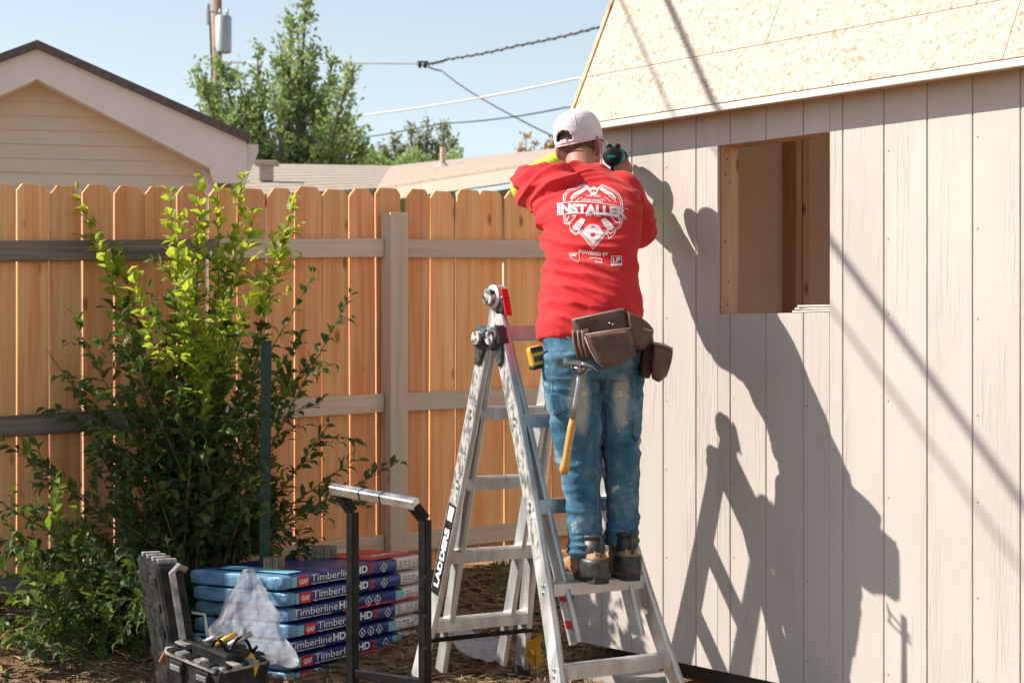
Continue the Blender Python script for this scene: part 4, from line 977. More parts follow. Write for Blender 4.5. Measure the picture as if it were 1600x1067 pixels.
def denim_mat():
    m, ns, ls, bs = newmat('painted denim'); bs.inputs['Roughness'].default_value = .8; bs.inputs['Specular IOR Level'].default_value = .2
    v = coords(ns, ls)
    n0 = N(ns, 'ShaderNodeTexNoise', Scale=9.0, Detail=6, Roughness=.65); ls.new(v, n0.inputs['Vector'])
    c = ramp(ns, ls, n0.outputs[0], [(.3, (.020,.082,.15)), (.5, (.050,.145,.23)), (.72, (.20,.30,.37))])
    # sandy wear on the back of the thighs (two soft patches on the cloth)
    for (px, py, rx, rz) in ((905, 625, .085, .24), (972, 630, .075, .22)):
        ctr = P(px, py, 6.95)-PL
        sx = N(ns, 'ShaderNodeVectorMath', operation='SUBTRACT'); sx.inputs[1].default_value = tuple(ctr); tc = ns.new('ShaderNodeTexCoord'); ls.new(tc.outputs['Object'], sx.inputs[0])
        sc_ = N(ns, 'ShaderNodeVectorMath', operation='MULTIPLY'); sc_.inputs[1].default_value = (1/rx, 1/.45, 1/rz); ls.new(sx.outputs[0], sc_.inputs[0])
        ln = N(ns, 'ShaderNodeVectorMath', operation='LENGTH'); ls.new(sc_.outputs[0], ln.inputs[0])
        ad = N(ns, 'ShaderNodeMath', operation='MULTIPLY_ADD'); ad.inputs[1].default_value = .9; ls.new(n0.outputs[0], ad.inputs[0]); ls.new(ln.outputs['Value'], ad.inputs[2])
        f = ramp(ns, ls, ad.outputs[0], [(.8, (.72,)*3), (1.75, (0,)*3)])
        c = mixc(ns, ls, f, c, (.46,.44,.40))
    n1 = N(ns, 'ShaderNodeTexNoise', Scale=17.0, Detail=6, Roughness=.7); ls.new(v, n1.inputs['Vector'])
    c = mixc(ns, ls, ramp(ns, ls, n1.outputs[0], [(.625, (0,)*3), (.66, (.7,)*3)]), c, (.62,.62,.60))     # paint smears
    vo = N(ns, 'ShaderNodeTexVoronoi', Scale=30.0); ls.new(v, vo.inputs['Vector'])
    mk_ = N(ns, 'ShaderNodeMath', operation='MULTIPLY'); ls.new(ramp(ns, ls, vo.outputs['Distance'], [(.07, (.8,)*3), (.13, (0,)*3)]), mk_.inputs[0]); sp_ = ns.new('ShaderNodeSeparateColor'); ls.new(vo.outputs['Color'], sp_.inputs[0]); ls.new(ramp(ns, ls, sp_.outputs[0], [(.84, (0,)*3), (.86, (1,)*3)]), mk_.inputs[1])
    c = mixc(ns, ls, mk_.outputs[0], c, (.62,.62,.60))  # drips
    ls.new(c, bs.inputs['Base Color'])
    wv = N(ns, 'ShaderNodeTexNoise', Scale=300.0, Detail=2); ls.new(v, wv.inputs['Vector']); bump(ns, ls, wv.outputs[0], bs, .2, .001); return m
PL = lad(.25, 0, -.870)                       # between the feet, on the rung
man = thing('person', tuple(PL), 'person in red printed t-shirt, pale cap and painted jeans standing on the ladder', 'person')
M['denim'] = denim_mat()
LX = V(.975, -.22, 0).normalized(); FW = V(.22, .975, 0).normalized(); UP = V(0, 0, 1)
def sring(c, a, b, ax=LX, ay=FW, n=32, ex=2.4, tilt=0):
    out = []
    for i in range(n):
        q = 2*math.pi*i/n; cq, sq = math.cos(q), math.sin(q)
        x = math.copysign(abs(cq)**(2/ex), cq)*a; y = math.copysign(abs(sq)**(2/ex), sq)*b
        out.append(c+ax*x+ay*y+UP*(tilt*x))
    return out
def limb(mb, pts, rad, n=16, ball=True):
    mb.tube(pts, rad, n)
    if ball:
        for k in (0, -1):
            r = rad[k]; r = max(r) if isinstance(r, (tuple, list)) else r; mb.ball(pts[k], r*.98, None, 12, 8)
# ---- body: one skin
HC = P(905, 224, 7.53)
hf = (Matrix.Rotation(R(-20), 3, 'Z')@FW); hf.z = .12; hf.normalize(); hx = hf.cross(UP).normalized()
hu = hx.cross(hf).normalized(); hx = (hx+hu*.12).normalized(); hu = hx.cross(hf).normalized()
AX = (hx, hf, hu)
bd = MB()
bd.ball(HC, (.076, .094, .108), AX, 24, 16)
bd.ball(HC+hf*.035-hu*.055, (.058, .062, .062), AX, 20, 12)          # jaw
bd.ball(HC+hf*.092-hu*.055, (.022, .018, .016), AX, 10, 8)           # chin
bd.tube([HC+hf*.088+hu*.012, HC+hf*.112-hu*.022, HC+hf*.095-hu*.030], [.009, .014, .012], 8)   # nose
for s in (-1, 1):
    bd.ball(HC+hf*.088+hx*s*.030-hu*.012, (.017, .010, .010), AX, 10, 8)     # cheekbone
    bd.ball(HC+hf*.086+hx*s*.028+hu*.022, (.018, .010, .008), AX, 10, 8)     # brow
    e0 = HC+hx*s*.080-hf*.004-hu*.018; ea = (hx*s*.75-hf*.66).normalized()
    bd.ball(e0+ea*.008, (.010, .022, .036), ((hx*s+hf*.5).normalized(), ea, (hu-hf*.15*0).normalized()), 14, 10)   # ear
    bd.ball(e0+ea*.002-hu*.030, (.008, .010, .010), AX, 8, 6)
bd.tube([HC+hf*.086-hu*.036, HC+hf*.088-hu*.042], [.02, .018], 8)            # lips
bd.tube([P(910, 300, 7.38), P(909, 268, 7.44), P(906, 240, 7.51)], [(.075,.07), (.057,.060), (.058,.062)], 20)
tors = [(925, 545, 7.06, .165, .11), (924, 480, 7.06, .15, .10), (924, 400, 7.18, .15, .10), (923, 330, 7.31, .175, .105), (918, 300, 7.37, .185, .09), (912, 278, 7.41, .12, .07), (909, 262, 7.45, .06, .06)]
bd.loft([sring(P(x, y, Y), a-.012, b, n=24) for x, y, Y, a, b in tors])
shL, shR = P(866, 300, 7.35), P(974, 303, 7.41)
elL, elR = P(825, 288, 7.57), P(1000, 368, 7.62)
haL, haR = P(882, 246, 7.74), P(966, 275, 7.77)
limb(bd, [shL, shL.lerp(elL, .5), elL], [.058, .05, .042]); limb(bd, [elL, elL.lerp(haL, .4), haL], [.042, .042, .028])
limb(bd, [shR, shR.lerp(elR, .5), elR], [.058, .05, .042]); limb(bd, [elR, elR.lerp(haR, .4), haR], [.042, .042, .028])
ankL, ankR = lad(.18, 0, -.79), lad(.335, 0, -.79)
hipL, hipR = P(893, 560, 7.03), P(967, 560, 7.09)
knL, knR = P(904, 712, 7.06), P(971, 708, 7.14)
for h, k, a in ((hipL, knL, ankL), (hipR, knR, ankR)):
    limb(bd, [h, h.lerp(k, .5), k, k.lerp(a, .35), a], [.082, .07, .05, .05, .038])
    bd.ball(a-UP*.03+V(-.03, .06, 0), (.035, .09, .035), None, 12, 8)
def hand(mb, w_, dr, pn, grip, thumb_side):
    """palm from wrist along dr, pn = palm normal (towards what is gripped), four unequal curled fingers and a thumb"""
    dr = dr.normalized(); pn = (pn-dr*pn.dot(dr)).normalized(); sd = dr.cross(pn)*thumb_side
    mb.tube([w_, w_+dr*.04, w_+dr*.085], [(.028,.017), (.040,.016), (.042,.014)], 14, side=sd)
    mb.ball(w_+dr*.085, (.012, .04, .012), (dr, sd, pn), 10, 6)
    for i, ln in enumerate((.070, .078, .072, .056)):
        b = w_+dr*.08+sd*(.030-.020*i); p = [b]; d = dr.copy()
        for j, f in enumerate((.44, .32, .24)):
            d = (Matrix.Rotation(grip*(.55, .95, .75)[j], 3, dr.cross(pn).normalized())@d) if True else d
            p.append(p[-1]+d*ln*f*1.15)
        mb.tube(p, [.0098, .0092, .0086, .0072], 10)
        mb.ball(p[-1], .0072, None, 8, 6); mb.ball(p[1], .0094, None, 8, 6); mb.ball(p[2], .0088, None, 8, 6)
    t0 = w_+dr*.022+sd*.024; t1 = t0+(dr*.5+sd*.7+pn*.35).normalized()*.036; t2 = t1+(dr*.75+pn*.7-sd*.05).normalized()*.032; t3 = t2+(dr*.6+pn*.75-sd*.35).normalized()*.024
    mb.tube([t0, t1, t2, t3], [.015, .0118, .0104, .0082], 10); mb.ball(t3, .0082, None, 8, 6); mb.ball(t1, .0115, None, 8, 6)
NI = -WN
hand(bd, haL, (haL-elL).normalized()*.3+UP*.4+FW*.6, NI+V(.3, 0, -.2), .75, -1)
gripc = P(966, 262, 7.82)
hand(bd, haR, (gripc-haR).normalized()*.4+UP*.5+NI*.6, V(-.55,.6,-.1), 1.05, 1)
body = bm_obj(remesh(bd, .0048, 2), 'body', M['skin'], man)
# hair at the nape and above the ears
hm = MB(); rr_ = []
for j in range(9):
    z = -.062+.011*j*1.2; row = []
    for i in range(29):
        a_ = R(-112+224*i/28); cz = math.sqrt(max(0, 1-(z/.108)**2)); e = 1.0+.03*math.sin(i*5.1+j*3)*.3
        row.append(HC+hu*z+(hx*(math.sin(a_)*.0785*cz)-hf*(math.cos(a_)*.0965*cz))*e)
    rr_.append(row)
hm.loft(rr_, False, False); h_ = hm.build('hair', M['hair'], man, smooth=True)
# ---- cap
cp = MB(); NA, NH = 84, 26; vs = []; hp = [(0, 1), (.02, 1.012), (.045, 1.0), (.07, .94), (.09, .85), (.105, .72), (.116, .55), (.123, .36), (.127, .15), (.128, .01)]
cc0 = HC+hu*.004
for j in range(NH+1):
    f = j/NH; hz = f**.8*.128; hz = min(hz, .128); rad = interp(hp, hz)
    for i in range(NA):
        a_ = 2*math.pi*i/NA; vs.append(cc0+hu*(hz-.008*math.cos(a_-math.pi)*(1-f))+hx*(math.sin(a_)*.089*rad)+hf*(math.cos(a_)*.106*rad)+rv(.0006))
fs = []
for j in range(NH):
    for i in range(NA):
        a_ = (i+.5)/NA*2*math.pi; da = abs(a_-math.pi-.05); f = (j+.5)/NH; hz = f**.8*.128
        if .017 < hz < .017+.036*math.sqrt(max(0, 1-(da/.46)**2)) and da < .46: continue
        fs.append((j*NA+i, j*NA+(i+1) % NA, (j+1)*NA+(i+1) % NA, (j+1)*NA+i))
cp.add(vs, fs); cap = cp.build('cap', M['capcloth'], man, smooth=True)
so_ = cap.modifiers.new('s', 'SOLIDIFY'); so_.thickness = .003; so_.offset = 0
m = MB(); m.ball(cc0+hu*.129, (.007, .007, .004), AX, 10, 6); m.build('button', M['capcloth'], cap, smooth=True)
for k in range(6):
    a_ = math.pi*(k/3)+.45; m = MB(); m.tube([cc0+hu*hz_+hx*(math.sin(a_)*.0903*interp(hp, hz_))+hf*(math.cos(a_)*.1073*interp(hp, hz_)) for hz_ in [.055+.0715*i/12 for i in range(13)]], .0011, 5); m.build('panel_seam', M['capcloth'], cap, smooth=True)
m = MB(); rm_ = [cc0+hu*(-.001-.008*math.cos(a_-math.pi))+hx*(math.sin(a_)*.0905)+hf*(math.cos(a_)*.1075) for a_ in [2*math.pi*i/48 for i in range(49)]]; m.tube(rm_, .0022, 6); m.build('rim_seam', M['capcloth'], cap, smooth=True)
br = MB(); rows = []
for j in range(7):
    f = j/6; rows.append([cc0+hf*(.10+.075*f*math.cos(q*.9)*1.0)+hx*(.082*math.sin(q)*(1-.12*f))+hu*(.006-.012*f-.022*(math.sin(q))**2)-hf*(.05*(1-math.cos(q))) for q in [R(-80+160*i/20) for i in range(21)]])
br.loft(rows, False, False); bo = br.build('brim', M['capcloth'], cap, smooth=True); s2 = bo.modifiers.new('s', 'SOLIDIFY'); s2.thickness = .004
m = MB(); rim = [cc0+hu*(.017+.036*math.sqrt(max(0, 1-((a_)/.46)**2)))+hx*(-math.sin(a_+.05)*.0905)-hf*(math.cos(a_+.05)*.108) for a_ in [-.46+.92*i/24 for i in range(25)]]
m.tube(rim, .0016, 5); m.build('strap_edge', M['capcloth'], cap, smooth=True)
m = MB(); q = rim[12]-hu*.046; m.box(q-hf*.001, (.03, .004, .014), AX); m.build('strap_buckle', M['capcloth'], cap, bevel=.001)
# ---- shirt
sh = MB()
rows = [(922, 520, 7.06, .186, .150, 2.1), (923, 500, 7.065, .187, .152, 2.1), (925, 470, 7.08, .178, .150, 2.1), (925, 435, 7.12, .171, .150, 2.05), (925, 400, 7.18, .172, .150, 2.0), (924, 360, 7.25, .184, .152, 2.0), (921, 328, 7.315, .200, .150, 2.05), (918, 303, 7.37, .203, .130, 2.1), (915, 286, 7.40, .163, .106, 2.1), (912, 273, 7.425, .116, .090, 2.1), (910, 263, 7.445, .080, .078, 2.1)]
sh.loft([sring(P(x, y, Y), a, b, ex=e, tilt=.10 if y > 460 else .0) for x, y, Y, a, b, e in rows])
slL = [shL+V(.02,0,.005), shL.lerp(elL, .35)+V(-.006,0,.0), elL.lerp(shL, .12)]; slR = [shR+V(-.01,0,0), shR.lerp(elR, .45)+V(.006,0,0), elR.lerp(shR, .04)]
limb(sh, slL, [.086, .078, .069], 20, False); sh.ball(slL[0], .084, None, 18, 12)
limb(sh, slR, [.086, .078, .066], 20, False); sh.ball(slR[0], .084, None, 18, 12)
bm = remesh(sh, .0055, 6)
def ridge(x): return 1-2*abs(x)
for v in bm.verts:
    p = v.co; n = v.normal; f = (p-PL)
    z = f.z
    # drag lines running from the lower left to the raised shoulder, tighter at the waist
    ang_ = R(14)+R(22)*noise.noise(f*2.3); a_ = f.x*math.cos(ang_)-f.z*math.sin(ang_); b_ = f.x*math.sin(ang_)+f.z*math.cos(ang_)
    q = V(a_*3.6, f.y*3.0, b_*13.0)
    left = sm((.13-f.x)/.22)
    low = sm((1.02-z)/.22)
    amp = .006+.0135*max(left*.9, low*.8)
    d = ridge(noise.noise(q+V(0,0,2*noise.noise(f*3))))*amp+ridge(noise.noise(q*2.1+V(3,1,7)))*amp*.45+ridge(noise.noise(q*4.0+V(9,4,2)))*amp*.10+noise.noise(f*5)*.004
    v.co = p+n*d
bm.normal_update()
shirt = bm_obj(bm, 't_shirt', M['shirt'], man)
for pts_, rr0 in ((slL, .069), (slR, .066)):
    d = (pts_[2]-pts_[1]).normalized(); m = MB(); m.tube([pts_[2]-d*.004, pts_[2]+d*.004, pts_[2]+d*.010], [rr0+.001, rr0+.003, rr0-.004], 22); m.build('cuff', M['shirt'], shirt, smooth=True)
# fluorescent under-sleeves
for a, b, nm in ((elL, haL, 0), (elR, haR, 1)):
    m = MB(); pp = [a+(b-a)*f for f in (-.06 if nm == 0 else .04, .1, .3, .5, .7, .88)]; limb(m, pp, [.060, .062, .056, .050, .043, .038], 18, False); m.ball(pp[0], .060, None, 14, 10)
    bm = remesh(m, .006, 3)
    ax_ = (b-a).normalized()
    for v in bm.verts: v.co += v.normal*(ridge(noise.noise(V((v.co-a).dot(ax_)*32, v.co.x*9, v.co.z*9)))*.004)
    bm_obj(bm, 'undershirt_sleeve', M['hivis'], man)
m = MB(); ct = P(910, 262, 7.447); m.tube([q for q in sring(ct, .074, .073, n=30, ex=2.1)]+[sring(ct, .074, .073, n=30, ex=2.1)[0]], .006, 6); m.build('neckband', M['shirt'], shirt, smooth=True)

# ---- shirt print: flat pieces laid on the cloth
bv = BVHTree.FromPolygons([v.co+origin(shirt) for v in shirt.data.vertices], [tuple(p.vertices) for p in shirt.data.polygons])
camp = V(0, 0, H)
def onshirt(px, py, lift=.0022):
    d = P(px, py, 1)-camp; d.normalize(); h, n_, i_, ds = bv.ray_cast(camp, d)
    return (h-d*lift) if h is not None else P(px, py, 7.05)
def cpx(x, y): return 840+x/6.67, 270+y/6.67
class Print(MB):
    def stroke(s, pts, wd, closed=False):
        pts = [Vector((x, y)) for x, y in pts]
        if closed: pts = pts+[pts[0]]
        for a, b in zip(pts[:-1], pts[1:]):
            L = (b-a).length
            if L < .1: continue
            n_ = max(1, int(L/14)); t_ = (b-a)/L; nn = Vector((-t_.y, t_.x))*wd/2; a2 = a-t_*wd*.3; b2 = b+t_*wd*.3
            row = []
            for i in range(n_+1):
                c = a2.lerp(b2, i/n_); row += [onshirt(*cpx(*(c+nn))), onshirt(*cpx(*(c-nn)))]
            s.add(row, [(2*i, 2*i+1, 2*i+3, 2*i+2) for i in range(n_)])
    def tris(s, vs, fs, lim, lift=.0024):
        """2D faces split until short enough to follow the cloth"""
        out = []; st = []
        for f in fs:
            for i in range(1, len(f)-1): st.append((vs[f[0]], vs[f[i]], vs[f[i+1]]))
        while st:
            a, b, c = st.pop(); e = [((a[0]-b[0])**2+(a[1]-b[1])**2, 0), ((b[0]-c[0])**2+(b[1]-c[1])**2, 1), ((c[0]-a[0])**2+(c[1]-a[1])**2, 2)]
            L, k = max(e)
            if L < lim*lim: out.append((a, b, c)); continue
            if k == 1: a, b, c = b, c, a
            elif k == 2: a, b, c = c, a, b
            mm = ((a[0]+b[0])/2, (a[1]+b[1])/2); st += [(a, mm, c), (mm, b, c)]
        idx = {}; pv3 = []; ff = []
        for t_ in out:
            r_ = []
            for p in t_:
                key = (round(p[0], 2), round(p[1], 2))
                if key not in idx: idx[key] = len(pv3); pv3.append(onshirt(*cpx(*p), lift))
                r_.append(idx[key])
            if len(set(r_)) == 3: ff.append(r_)
        s.add(pv3, ff)
    def fill(s, pts, lift=.0024):
        n_ = len(pts); cx_ = sum(p[0] for p in pts)/n_; cy_ = sum(p[1] for p in pts)/n_
        s.tris([(cx_, cy_)]+list(pts), [(0, 1+i, 1+(i+1) % n_) for i in range(n_)], 16, lift)
    def text(s, t, x0, y0, x1, y1, h, bold=.02, arc=0):
        vs, fs = text2d(t, bold)
        s.tris([(x0+(x1-x0)*u, y0+(y1-y0)*u-arc*4*u*(1-u)-h*v) for u, v in vs], fs, 14)
pr_ = Print()
outer = [(270,302),(268,240),(318,178),(392,163),(432,138),(492,120),(528,150),(545,165),(585,150),(625,165),(648,148),(672,124),(742,154),(802,188),(852,228),(880,290),(887,352)]
inn = lambda pts, f, c=(580, 400): [(c[0]+(x-c[0])*f, c[1]+(y-c[1])*f) for x, y in pts]
pr_.stroke(outer, 9); pr_.build('print_frame', M['print'], shirt); pr_ = Print(); pr_.stroke(inn(outer, .945), 6); pr_.build('print_frame', M['print'], shirt); pr_ = Print()
lowL = [(272,440),(278,530),(332,540),(342,605),(402,650),(430,622)]; lowR = [(885,482),(862,570),(812,592),(800,642),(746,688),(722,625)]
pr_.stroke(lowL, 8); pr_.stroke(lowR, 8); pr_.stroke(inn(lowL[:3], .94), 6); pr_.stroke(inn(lowR[:3], .94), 6)
pr_.build('print_frame', M['print'], shirt); pr_ = Print()
pr_.stroke([(430,612),(580,795),(725,617)], 9); pr_.stroke([(428,590),(580,765),(725,592)], 6); pr_.stroke([(455,590),(580,740),(700,592)], 6)
pr_.build('print_frame', M['print'], shirt); pr_ = Print()
pr_.stroke([(198,322),(340,306),(480,300),(640,314),(800,342),(942,380)], 8); pr_.build('print_frame', M['print'], shirt); pr_ = Print(); pr_.stroke([(203,440),(340,424),(480,420),(640,432),(800,456),(925,484)], 8)
pr_.build('print_frame', M['print'], shirt)
p1 = Print(); p1.text('INSTALLER', 205, 420, 925, 462, 92, .055, 16); p1.build('print_lettering', M['print'], shirt)
p1 = Print(); p1.text('CERTIFIED', 482, 304, 682, 314, 27, .02, 8); p1.text('EST. 1981', 502, 450, 658, 462, 20, .02, 2); p1.text('TUFF SHED', 498, 254, 662, 258, 22, .03, 3)
p1.text('POWERED BY', 430, 834, 738, 862, 34, .03, -10); p1.text('GAF', 340, 872, 410, 866, 24, .03); p1.build('print_lettering', M['print'], shirt)
# skull, hammers, fists, saw blade
p2 = Print()
def circ(cx, cy, rx, ry, n=14, a0=0, a1=360): return [(cx+rx*math.cos(R(a0+(a1-a0)*i/n)), cy+ry*math.sin(R(a0+(a1-a0)*i/n))) for i in range(n+(0 if a1-a0 == 360 else 1))]
p2.stroke(circ(585, 190, 36, 36), 14, True); p2.stroke([(556,205),(585,212),(614,205)], 12); p2.stroke([(585,196),(585,226)], 16); p2.stroke([(560,226),(610,226)], 8); p2.stroke([(552,172),(618,172)], 12)
p2.build('print_emblem', M['print'], shirt)
for sg in (-1, 1):
    p2 = Print()
    X = lambda x: 580+sg*(x-580)
    p2.fill([(X(490), 150), (X(515), 175), (X(440), 225), (X(385), 235), (X(345), 280), (X(340), 262), (X(375), 215), (X(430), 185)])
    p2.stroke([(X(500),140),(X(540),190)], 12); p2.stroke([(X(470),255),(X(430),270),(X(400),300)], 7); p2.stroke([(X(420),240),(X(370),270),(X(340),305)], 7); p2.stroke([(X(455),290),(X(500),268)], 6)
    p2.build('print_emblem', M['print'], shirt); p2 = Print()
    p2.fill([(X(455),470),(X(500),490),(X(470),545),(X(430),600),(X(385),600),(X(360),570),(X(400),520)])
    p2.stroke([(X(395),455),(X(345),515),(X(310),520)], 10); p2.stroke([(X(330),450),(X(300),500)], 12); p2.stroke([(X(360),450),(X(400),445)], 12); p2.stroke([(X(350),590),(X(400),640),(X(435),600)], 7); p2.build('print_emblem', M['print'], shirt)
saw = []
for i in range(13):
    a_ = R(200+140*i/12); saw.append((575+math.cos(a_)*112, 640+math.sin(a_)*112)); a2 = R(200+140*(i+.75)/12); saw.append((575+math.cos(a2)*92, 640+math.sin(a2)*92))
saw += [(690, 625), (580, 745), (468, 625)]
p2 = Print(); p2.fill(saw); p2.build('print_blade', M['print'], shirt)
p3 = Print(); p3.fill(circ(575, 648, 24, 24), .0032); p3.fill(circ(575, 560, 26, 10), .0032)
for sg in (-1, 1):
    X = lambda x: 580+sg*(x-580)
    for (a, b) in (((415,520),(465,545)), ((400,545),(450,572))):
        d_ = Vector((b[0]-a[0], b[1]-a[1])).normalized(); n_ = Vector((-d_.y, d_.x))*2.5
        p3.fill([(X(a[0]+n_.x), a[1]+n_.y), (X(b[0]+n_.x), b[1]+n_.y), (X(b[0]-n_.x), b[1]-n_.y), (X(a[0]-n_.x), a[1]-n_.y)], .0032)
p3.fill(circ(571, 186, 9, 10, 10), .0032); p3.fill(circ(599, 186, 9, 10, 10), .0032); p3.build('print_gaps', M['shirt'], shirt)
p4 = Print(); p4.stroke([(330,840),(430,836),(438,905),(420,932),(340,880),(330,840)], 5); p4.stroke([(540,892),(600,885),(665,900),(672,945)], 8); p4.text('boise', 600, 935, 665, 945, 26, .03)
p4.stroke([(766,870),(872,868),(876,945),(768,948)], 6, True); p4.fill([(764,950),(880,946),(880,966),(764,972)]); p4.text('LP', 782, 935, 862, 930, 52, .045); p4.build('print_logo', M['print'], shirt)

# ---- jeans
je = MB()
pv_ = [(926, 592, 7.055, .144, .135), (926, 560, 7.06, .174, .155), (925, 525, 7.065, .174, .150), (924, 492, 7.07, .168, .136), (924, 480, 7.07, .166, .130)]
je.loft([sring(P(x, y, Y), a, b, ex=2.4) for x, y, Y, a, b in pv_])
legs = [[(890, 555, 7.04, .094, .140), (892, 590, 7.045, .102, .142), (897, 630, 7.05, .096, .135), (902, 670, 7.06, .089, .125), (904, 712, 7.06, .074, .110), (908, 755, 7.05, .062, .095), (912, 800, 7.04, .051, .080), (914, 835, 7.035, .049, .072), (915, 866, 7.03, .053, .074)],
        [(966, 555, 7.11, .086, .138), (969, 590, 7.12, .085, .135), (971, 630, 7.13, .073, .125), (971, 670, 7.135, .068, .115), (972, 712, 7.14, .059, .105), (972, 755, 7.13, .055, .092), (973, 800, 7.125, .051, .078), (973, 825, 7.122, .051, .073), (972, 846, 7.12, .054, .075)]]
for lg in legs: je.loft([sring(P(x, y, Y), a, b, ex=2.2) for x, y, Y, a, b in lg])
bm = remesh(je, .0065, 4)
for v in bm.verts:
    f = v.co-PL; z = f.z; q = V(f.x*7, f.y*5, z*13)
    low = sm((.42-z)/.35); knee = max(0, 1-abs(z-.45)/.18); hip = max(0, 1-abs(z-.86)/.15)
    amp = .005+.010*low+.005*knee+.005*hip
    dz = V(f.x*5+2*noise.noise(f*4), f.y*4, z*(24+14*low))
    d = ridge(noise.noise(dz))*amp+ridge(noise.noise(q*2.3))*amp*.45+noise.noise(f*6)*.005
    v.co += v.normal*d
jeans = bm_obj(bm, 'jeans', M['denim'], man)
# cargo pocket flaps and seams, hugging the legs
for (pts, Y) in (([(858,615),(898,607),(900,640),(864,650)], 6.97), ([(985,612),(1000,618),(999,690),(988,680)], 7.06)):
    m = MB(); m.prism([P(x, y, Y-.065+.0009*abs(x-885 if x < 940 else (x-965)*1.7)) for x, y in pts], V(0, .03, 0)); m.build('cargo_pocket', M['denim'], jeans, bevel=.008, seg=3)
# stitched seams on the denim
M['thread'] = mk('denim seam thread', (.10,.17,.22), (.22,.27,.30), 60, rough=.8)
bv = BVHTree.FromPolygons([v.co+origin(jeans) for v in jeans.data.vertices], [tuple(p.vertices) for p in jeans.data.polygons])
for ln in ([(940,572),(941,600),(940,628)], [(938,640),(935,700),(934,760),(934,830)], [(950,640),(950,700),(951,760),(953,820)], [(860,588),(880,592),(900,588)], [(861,594),(864,640),(878,652),(901,646)], [(990,590),(994,640),(993,700)], [(895,848),(915,853),(934,846)], [(953,826),(975,830),(994,822)]):
    p5 = Print(); p5.stroke([((x-840)*6.67, (y-270)*6.67) for x, y in ln], 8); p5.build('seam', M['thread'], jeans)
# ---- boots
M['tan'] = mk('tan boot leather', (.42,.24,.12), (.30,.165,.085), 14, rough=.7, bmp=.2)
M['bootblk'] = mk('scuffed black leather', (.02,.02,.022), (.10,.095,.09), 22, rough=.45, lo=.4, hi=.72, bmp=.2)
for (u, fd) in ((.178, V(-.42, .907, 0)), (.338, V(-.30, .954, 0))):
    fd.normalize(); sdv = V(fd.y, -fd.x, 0); c = lad(u, -.012, -.870)
    ol = [(-.125, .0), (-.118, .030), (-.09, .038), (-.03, .036), (.04, .043), (.10, .050), (.145, .042), (.17, .018), (.172, 0)]
    full = ol+[(s, -w_) for s, w_ in ol[-2:0:-1]]
    m = MB(); m.prism([c+fd*s+sdv*w_+UP*.002 for s, w_ in full], UP*.026); bt = m.build('boot_sole', M['rubber'], man, bevel=.005)
    up = MB(); R_ = []
    for s, hw, ht in ((-.118, .026, .06), (-.105, .036, .085), (-.07, .041, .10), (-.02, .040, .105), (.03, .042, .092), (.07, .046, .072), (.11, .047, .058), (.145, .038, .046), (.163, .018, .03)):
        R_.append([c+fd*s+sdv*(hw*math.copysign(abs(math.cos(q))**.75, math.cos(q)))+UP*(.026+ht*(.5+.5*math.copysign(abs(math.sin(q))**.75, math.sin(q)))) for q in [2*math.pi*i/20 for i in range(20)]])
    up.loft(R_); up.tube([c-fd*.055+UP*.06, c-fd*.052+UP*.09, c-fd*.05+UP*.115], [(.040,.046), (.041,.047), (.041,.047)], 18, side=sdv)
    bo = bm_obj(remesh(up, .005, 3), 'boot', M['tan'], man)
    m = MB(); m.tube([c-fd*.050+UP*.100, c-fd*.05+UP*.112, c-fd*.045+UP*.16], [(.039,.045), (.0435,.050), (.043,.050)], 18, side=sdv); m.build('boot_shaft', M['bootblk'], bo, smooth=True)
    hc = MB(); rows = []
    for z in (.022, .035, .055, .075, .092):
        rows.append([c+UP*z+fd*(-.052-.070*math.cos(q)*(1-.9*max(0, z-.05)))+sdv*(.0465*math.sin(q)*(1-.6*max(0, z-.06))) for q in [R(-112+224*i/22) for i in range(23)]])
    hc.loft(rows, False, False); ho = hc.build('heel_counter', M['bootblk'], bo, smooth=True); s3 = ho.modifiers.new('s', 'SOLIDIFY'); s3.thickness = .006; s3.offset = 1
    m = MB(); m.tube([c-fd*.046+UP*.155, c-fd*.045+UP*.170, c-fd*.045+UP*.176], [(.043,.050), (.047,.054), (.044,.050)], 20, side=sdv); m.build('collar', M['bootblk'], bo, smooth=True)
    m = MB(); q = c-fd*.112+UP*.10; m.tube([q, q-fd*.006+UP*.04, q+UP*.075], [(.005,.002)]*3, 6, side=sdv); m.build('pull_tab', M['bootblk'], bo)
    for s in (-1, 1):
        m = MB(); q = c-fd*.095+sdv*s*.020; m.tube([q+UP*.092-fd*.012, q+UP*.12-fd*.004], .003, 6); m.build('seam', M['stitch'], bo)
